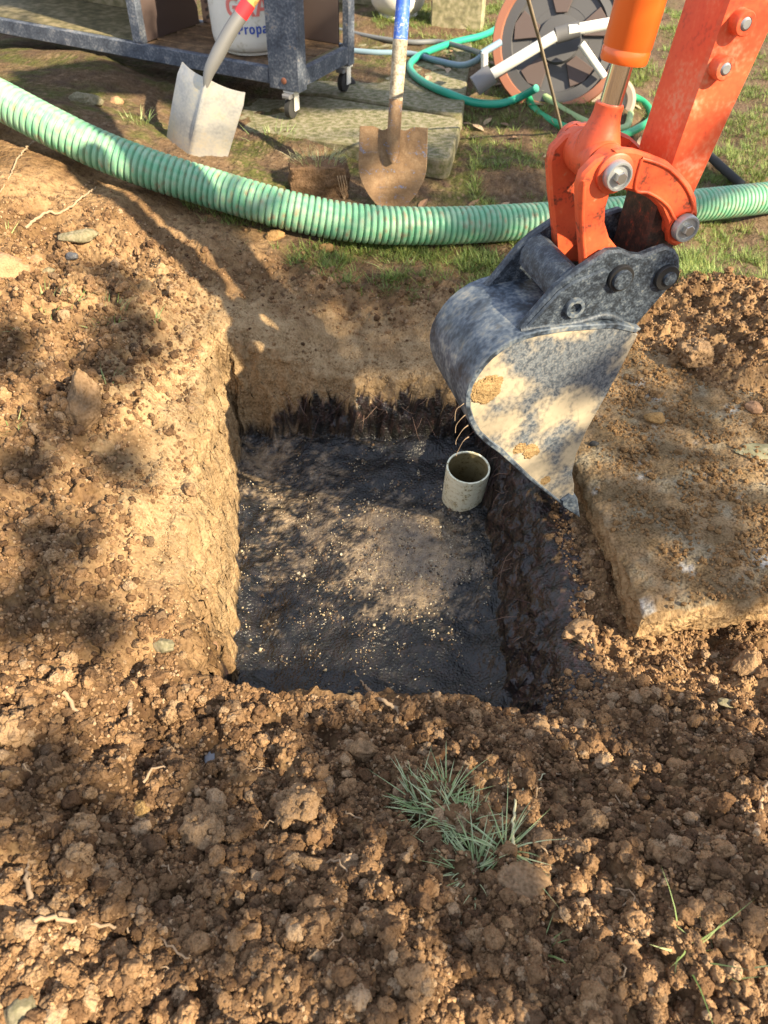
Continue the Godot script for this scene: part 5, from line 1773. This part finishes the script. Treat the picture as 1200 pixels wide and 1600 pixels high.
func build_stones() -> void:
	var list := [
		[12, 432, 34, Vector3(0.9, 0.75, 1.0), M.redrock, "angular reddish rock on the left bank beside the grass strip", "rock", 601],
		[124, 374, 26, Vector3(1.0, 0.3, 0.5), M.stone, "flat pale grey stone on the left bank below the hose", "stone", 602],
		[58, 410, 11, Vector3(1, 0.7, 0.8), M.redrock, "small brown stone between red rock and flat pale stone", "stone", 603],
		[76, 425, 9, Vector3(1, 0.5, 0.7), M.stone, "small whitish stone beside the small brown stone", "stone", 604],
		[113, 402, 9, Vector3(1, 0.6, 0.8), M.darkgrey, "small black stone just below the flat pale stone", "stone", 605],
		[135, 161, 22, Vector3(1, 0.4, 0.5), M.stone, "pale flat stone behind the ribbed hose on the bank", "stone", 606],
		[182, 161, 9, Vector3(1, 0.8, 0.8), M.redrock, "small reddish stone by the moss behind the hose", "stone", 607],
		[255, 1010, 18, Vector3(1, 0.6, 0.7), M.stone, "greyish stone in the crumbly left slope of the pit", "stone", 608],
		[335, 1010, 9, Vector3(0.6, 0.8, 1), M.redrock, "reddish pebble in the left wall of the pit", "stone", 609],
		[330, 1190, 15, Vector3(0.7, 0.5, 1.3), M.midgrey, "blue grey stone chip below the left slope of the pit", "stone", 610],
		[220, 1268, 14, Vector3(0.8, 0.8, 1.1), tinted(M.clod, Color(0.45, 0.29, 0.12)), "yellow ochre stone among dark clods", "stone", 611],
		[32, 1580, 20, Vector3(0.9, 0.8, 1), M.stone, "pale grey stone at the near left corner of the soil", "stone", 612],
		[520, 1425, 7, Vector3(1, 1, 1), M.stone, "small grey pebble in the near crumbled soil", "stone", 613],
		[1138, 1100, 12, Vector3(1.2, 0.4, 0.6), M.stone, "pale stone chip in front of the concrete slab", "stone", 614],
		[1022, 655, 15, Vector3(1.1, 0.5, 0.8), tinted(M.clod, Color(0.42, 0.26, 0.11)), "ochre lump lying on the concrete slab", "stone", 615],
		[1178, 640, 13, Vector3(0.8, 0.6, 1), M.redrock, "reddish lump on the far part of the concrete slab", "stone", 616],
		[1115, 566, 10, Vector3(1.4, 0.3, 0.5), M.rubber, "black wood chip where spoil pile meets the slab", "wood chip", 617],
		[928, 694, 7, Vector3(1.1, 0.6, 0.7), M.rubber, "small black chip on the slab beside the bucket", "wood chip", 618],
		[430, 370, 14, Vector3(1, 0.6, 0.8), tinted(M.clod, Color(0.44, 0.27, 0.12)), "ochre clay lump just below the ribbed hose", "stone", 619],
		[510, 390, 12, Vector3(1, 0.6, 0.8), tinted(M.clod, Color(0.44, 0.27, 0.12)), "small orange clay lump under the middle of the hose", "stone", 620],
		[548, 130, 7, Vector3(1, 0.9, 0.9), M.rubber, "dark pebble lying on the mossy pad", "stone", 621],
		[565, 1108, 8, Vector3(1, 0.9, 1), tinted(M.clod, Color(0.24, 0.13, 0.06)), "brown crumb lying in sludge at the near rim", "clod", 622]]
	for q in list:
		var p := gp(q[0], q[1])
		if q[0] > 1000 and q[1] > 560 and q[1] < 950 or q[0] == 928:
			p = W(q[0], q[1], -0.215)
		if q[0] == 548:
			p = W(q[0], q[1], -0.035)
		var r: float = q[2] * (Vector3(0, CAM_H, 0) - p).length() / F
		var mesh := blob(q[7], 9, 0.3, q[3], 0.8)
		tag(put("stone", mesh, q[4], null, Transform3D(Basis(Vector3.UP, rng.randf_range(-0.4, 0.4)).scaled(Vector3.ONE * r), p + Vector3(0, r * 0.15, 0))), q[5], q[6], "stones and chips on the soil")
	# fallen leaves in the yard
	var g := G.new()
	for k in 6:
		g.col = Color(1, 1, 1)
	var lm := leaf_mesh(0.03)
	var cols := [Color(0.3, 0.17, 0.1), Color(0.36, 0.24, 0.15), Color(0.2, 0.11, 0.07), Color(0.42, 0.3, 0.2)]
	var lms := []
	for c in cols:
		var m: StandardMaterial3D = M.leaf.duplicate()
		m.vertex_color_use_as_albedo = false
		m.albedo_color = c.linear_to_srgb()
		lms.append(m)
	for k in 70:
		var px := rng.randf_range(660, 1010)
		var py := rng.randf_range(50, 330) if k % 3 == 0 else rng.randf_range(40, 200)
		var p := gp(px, py)
		var o := put("fallen_leaf", lm, lms[rng.randi() % 4], null, Transform3D(rand_basis(0.0).scaled(Vector3.ONE), p))
		o.transform = Transform3D(Basis(Vector3.UP, rng.randf() * TAU) * Basis(Vector3.RIGHT, rng.randf_range(-0.5, 0.5)).scaled(Vector3.ONE * rng.randf_range(0.6, 1.2)), p + Vector3(0, 0.008, 0))
		tag(o, "dry brown leaf fallen on the yard around the hose reel", "leaf", "fallen leaves around the hose reel")

func leaf_mesh(s: float) -> ArrayMesh:
	var g := G.new()
	var pts := [Vector3(0, 0, -1), Vector3(0.42, 0.12, -0.45), Vector3(0.5, 0.16, 0.1), Vector3(0.25, 0.1, 0.65), Vector3(0, 0.0, 1), Vector3(-0.25, 0.1, 0.65), Vector3(-0.5, 0.16, 0.1), Vector3(-0.42, 0.12, -0.45)]
	for k in 8:
		var a: Vector3 = pts[k] * s
		var b: Vector3 = pts[(k + 1) % 8] * s
		var c := Vector3(0, -0.02, 0.05) * s
		var n := (b - a).cross(c - a).normalized()
		if n.y < 0:
			n = -n
		g.tri(a, b, c, n, n, n)
	return g.mesh()

# tree beyond the frame that dapples the ground
func build_tree() -> void:
	var t := thing("leafy_tree", "leafy tree casting dappled shade over the dug pit", "tree", Transform3D(Basis(), Vector3(6.6, -0.4, 1.2)))
	var g := G.new()
	g.tube(spline([Vector3(0, -0.3, 0), Vector3(0.05, 1.2, 0.03), Vector3(-0.1, 2.4, -0.1), Vector3(-0.4, 3.6, -0.4), Vector3(-0.6, 4.8, -0.6)], 0.3), [0.16, 0.15, 0.14, 0.13, 0.12, 0.11, 0.1, 0.09, 0.08, 0.07, 0.06, 0.05, 0.04, 0.03], 10)
	part("trunk", g, M.bark, t)
	# clumps: where each one's shade falls (px, py, height, radius)
	var shade := [[190, 420, 0.05, 0.12], [350, 340, 0, 0.14], [170, 570, 0.02, 0.06], [30, 720, 0.03, 0.06], [200, 520, 0.0, 0.09], [110, 650, 0.03, 0.09], [190, 720, -0.02, 0.06], [90, 850, 0.0, 0.07], [160, 980, -0.06, 0.05], [950, 1090, -0.26, 0.11], [790, 1160, -0.23, 0.09], [980, 800, -0.22, 0.12], [1150, 920, -0.22, 0.07], [560, 470, -0.14, 0.24], [640, 560, -0.22, 0.2], [520, 560, -0.22, 0.1], [690, 470, -0.18, 0.18], [590, 740, -0.45, 0.13], [450, 690, -0.45, 0.06], [430, 940, -0.45, 0.05], [860, 880, -0.27, 0.14],
		[620, 1230, -0.18, 0.11], [730, 1390, -0.12, 0.08], [1050, 700, -0.22, 0.2], [1130, 820, -0.22, 0.15], [1120, 620, -0.22, 0.2], [340, 1240, -0.15, 0.08], [80, 1230, -0.05, 0.12], [780, 260, -0.1, 0.22], [640, 250, -0.05, 0.2], [520, 260, 0, 0.12],
		[900, 1260, -0.18, 0.09], [1100, 1350, -0.1, 0.08], [300, 1420, -0.08, 0.06], [520, 1490, -0.08, 0.06], [850, 1500, -0.08, 0.07], [60, 960, 0.0, 0.07], [720, 360, -0.1, 0.16], [900, 340, -0.1, 0.14], [160, 230, 0.1, 0.14], [330, 60, 0.2, 0.3], [450, 100, 0.1, 0.3], [0, 560, 0.05, 0.1], [60, 30, 0.1, 0.4], [560, 120, 0, 0.3], [660, 1110, -0.3, 0.05], [180, 1330, -0.08, 0.07]]
	var lv := G.new()
	var r := RandomNumberGenerator.new()
	r.seed = 9
	var tw := G.new()
	for q in shade:
		var p := W(q[0], q[1], q[2])
		var s := r.randf_range(5.2, 6.6)
		var c: Vector3 = p + SUN * s - t.position
		var cnt := int(24 + 2000 * q[3] * q[3])
		for k in cnt:
			var d: Vector3 = Vector3(r.randfn(), r.randfn() * 0.8, r.randfn()).normalized() * pow(r.randf(), 0.45) * q[3] * 0.85
			var a: Vector3 = c + d
			var e := Vector3(r.randfn(), r.randfn() * 0.5, r.randfn()).normalized()
			var f := e.cross(Vector3(r.randfn(), r.randfn(), r.randfn())).normalized()
			var l := r.randf_range(0.035, 0.055)
			var n := e.cross(f).normalized()
			lv.col = cmix(Color(0.05, 0.1, 0.02), Color(0.1, 0.16, 0.04), r.randf())
			lv.quad(a - e * l, a + f * l * 0.45, a + e * l, a - f * l * 0.45, n, n, n, n)
		# twig joining the clump to the crown
		var hub := Vector3(-0.5, 4.2, -0.5)
		tw.tube(PackedVector3Array([hub, hub.lerp(c, 0.5) + Vector3(0, 0.35, 0), c]), [0.014, 0.009, 0.004], 5, false)
	part("branches", tw, M.bark, t)
	part("crown", lv, M.leaf, t)

# ---------------------------------------------------------------- scene
func _ready() -> void:
	rng.seed = 20240611
	var cam := Camera3D.new()
	cam.name = "camera"
	add_child(cam)
	cam.position = Vector3(0, CAM_H, 0)
	cam.rotation_degrees = Vector3(-45, 0, 0)
	cam.near = 0.05
	cam.far = 300.0
	cam.fov = rad_to_deg(2.0 * atan(800.0 / F))
	cam.current = true
	var ca := CameraAttributesPhysical.new()
	ca.frustum_focal_length = 12.0 * F / 800.0
	ca.frustum_focus_distance = 1.3
	ca.exposure_aperture = 4.5
	ca.frustum_near = 0.05
	ca.frustum_far = 300.0
	cam.attributes = ca

	var env := Environment.new()
	env.background_mode = Environment.BG_SKY
	var sky := Sky.new()
	var sm := ProceduralSkyMaterial.new()
	sm.sky_top_color = Color(0.71, 0.76, 0.85)
	sm.sky_horizon_color = Color(0.93, 0.92, 0.88)
	sm.sky_curve = 0.25
	sm.ground_bottom_color = Color(0.3, 0.26, 0.2)
	sm.ground_horizon_color = Color(0.6, 0.58, 0.52)
	sm.sun_angle_max = 0.0
	sky.sky_material = sm
	env.sky = sky
	env.background_energy_multiplier = 0.58
	env.tonemap_mode = Environment.TONE_MAPPER_LINEAR
	env.tonemap_exposure = 3.0
	env.sdfgi_enabled = true
	env.ssao_enabled = true
	env.ssil_enabled = true
	var we := WorldEnvironment.new()
	we.name = "environment"
	we.environment = env
	add_child(we)
	var sun := DirectionalLight3D.new()
	sun.name = "sun"
	sun.light_energy = 1.6
	sun.light_color = Color(1.0, 0.925, 0.79)
	sun.light_angular_distance = 0.6
	sun.shadow_enabled = true
	add_child(sun)
	sun.look_at_from_position(SUN * 10.0, Vector3.ZERO)

	make_materials()
	print("materials ", Time.get_ticks_msec())
	terrain_setup()
	build_ground()
	print("ground ", Time.get_ticks_msec())
	build_pad()
	build_crumbs()
	build_slab()
	build_excavator()
	build_hose()
	build_pipe()
	build_shovels()
	build_cart()
	build_back()
	print("things ", Time.get_ticks_msec())
	build_clods()
	build_stones()
	build_roots()
	build_grass()
	build_tree()
	print("all ", Time.get_ticks_msec())
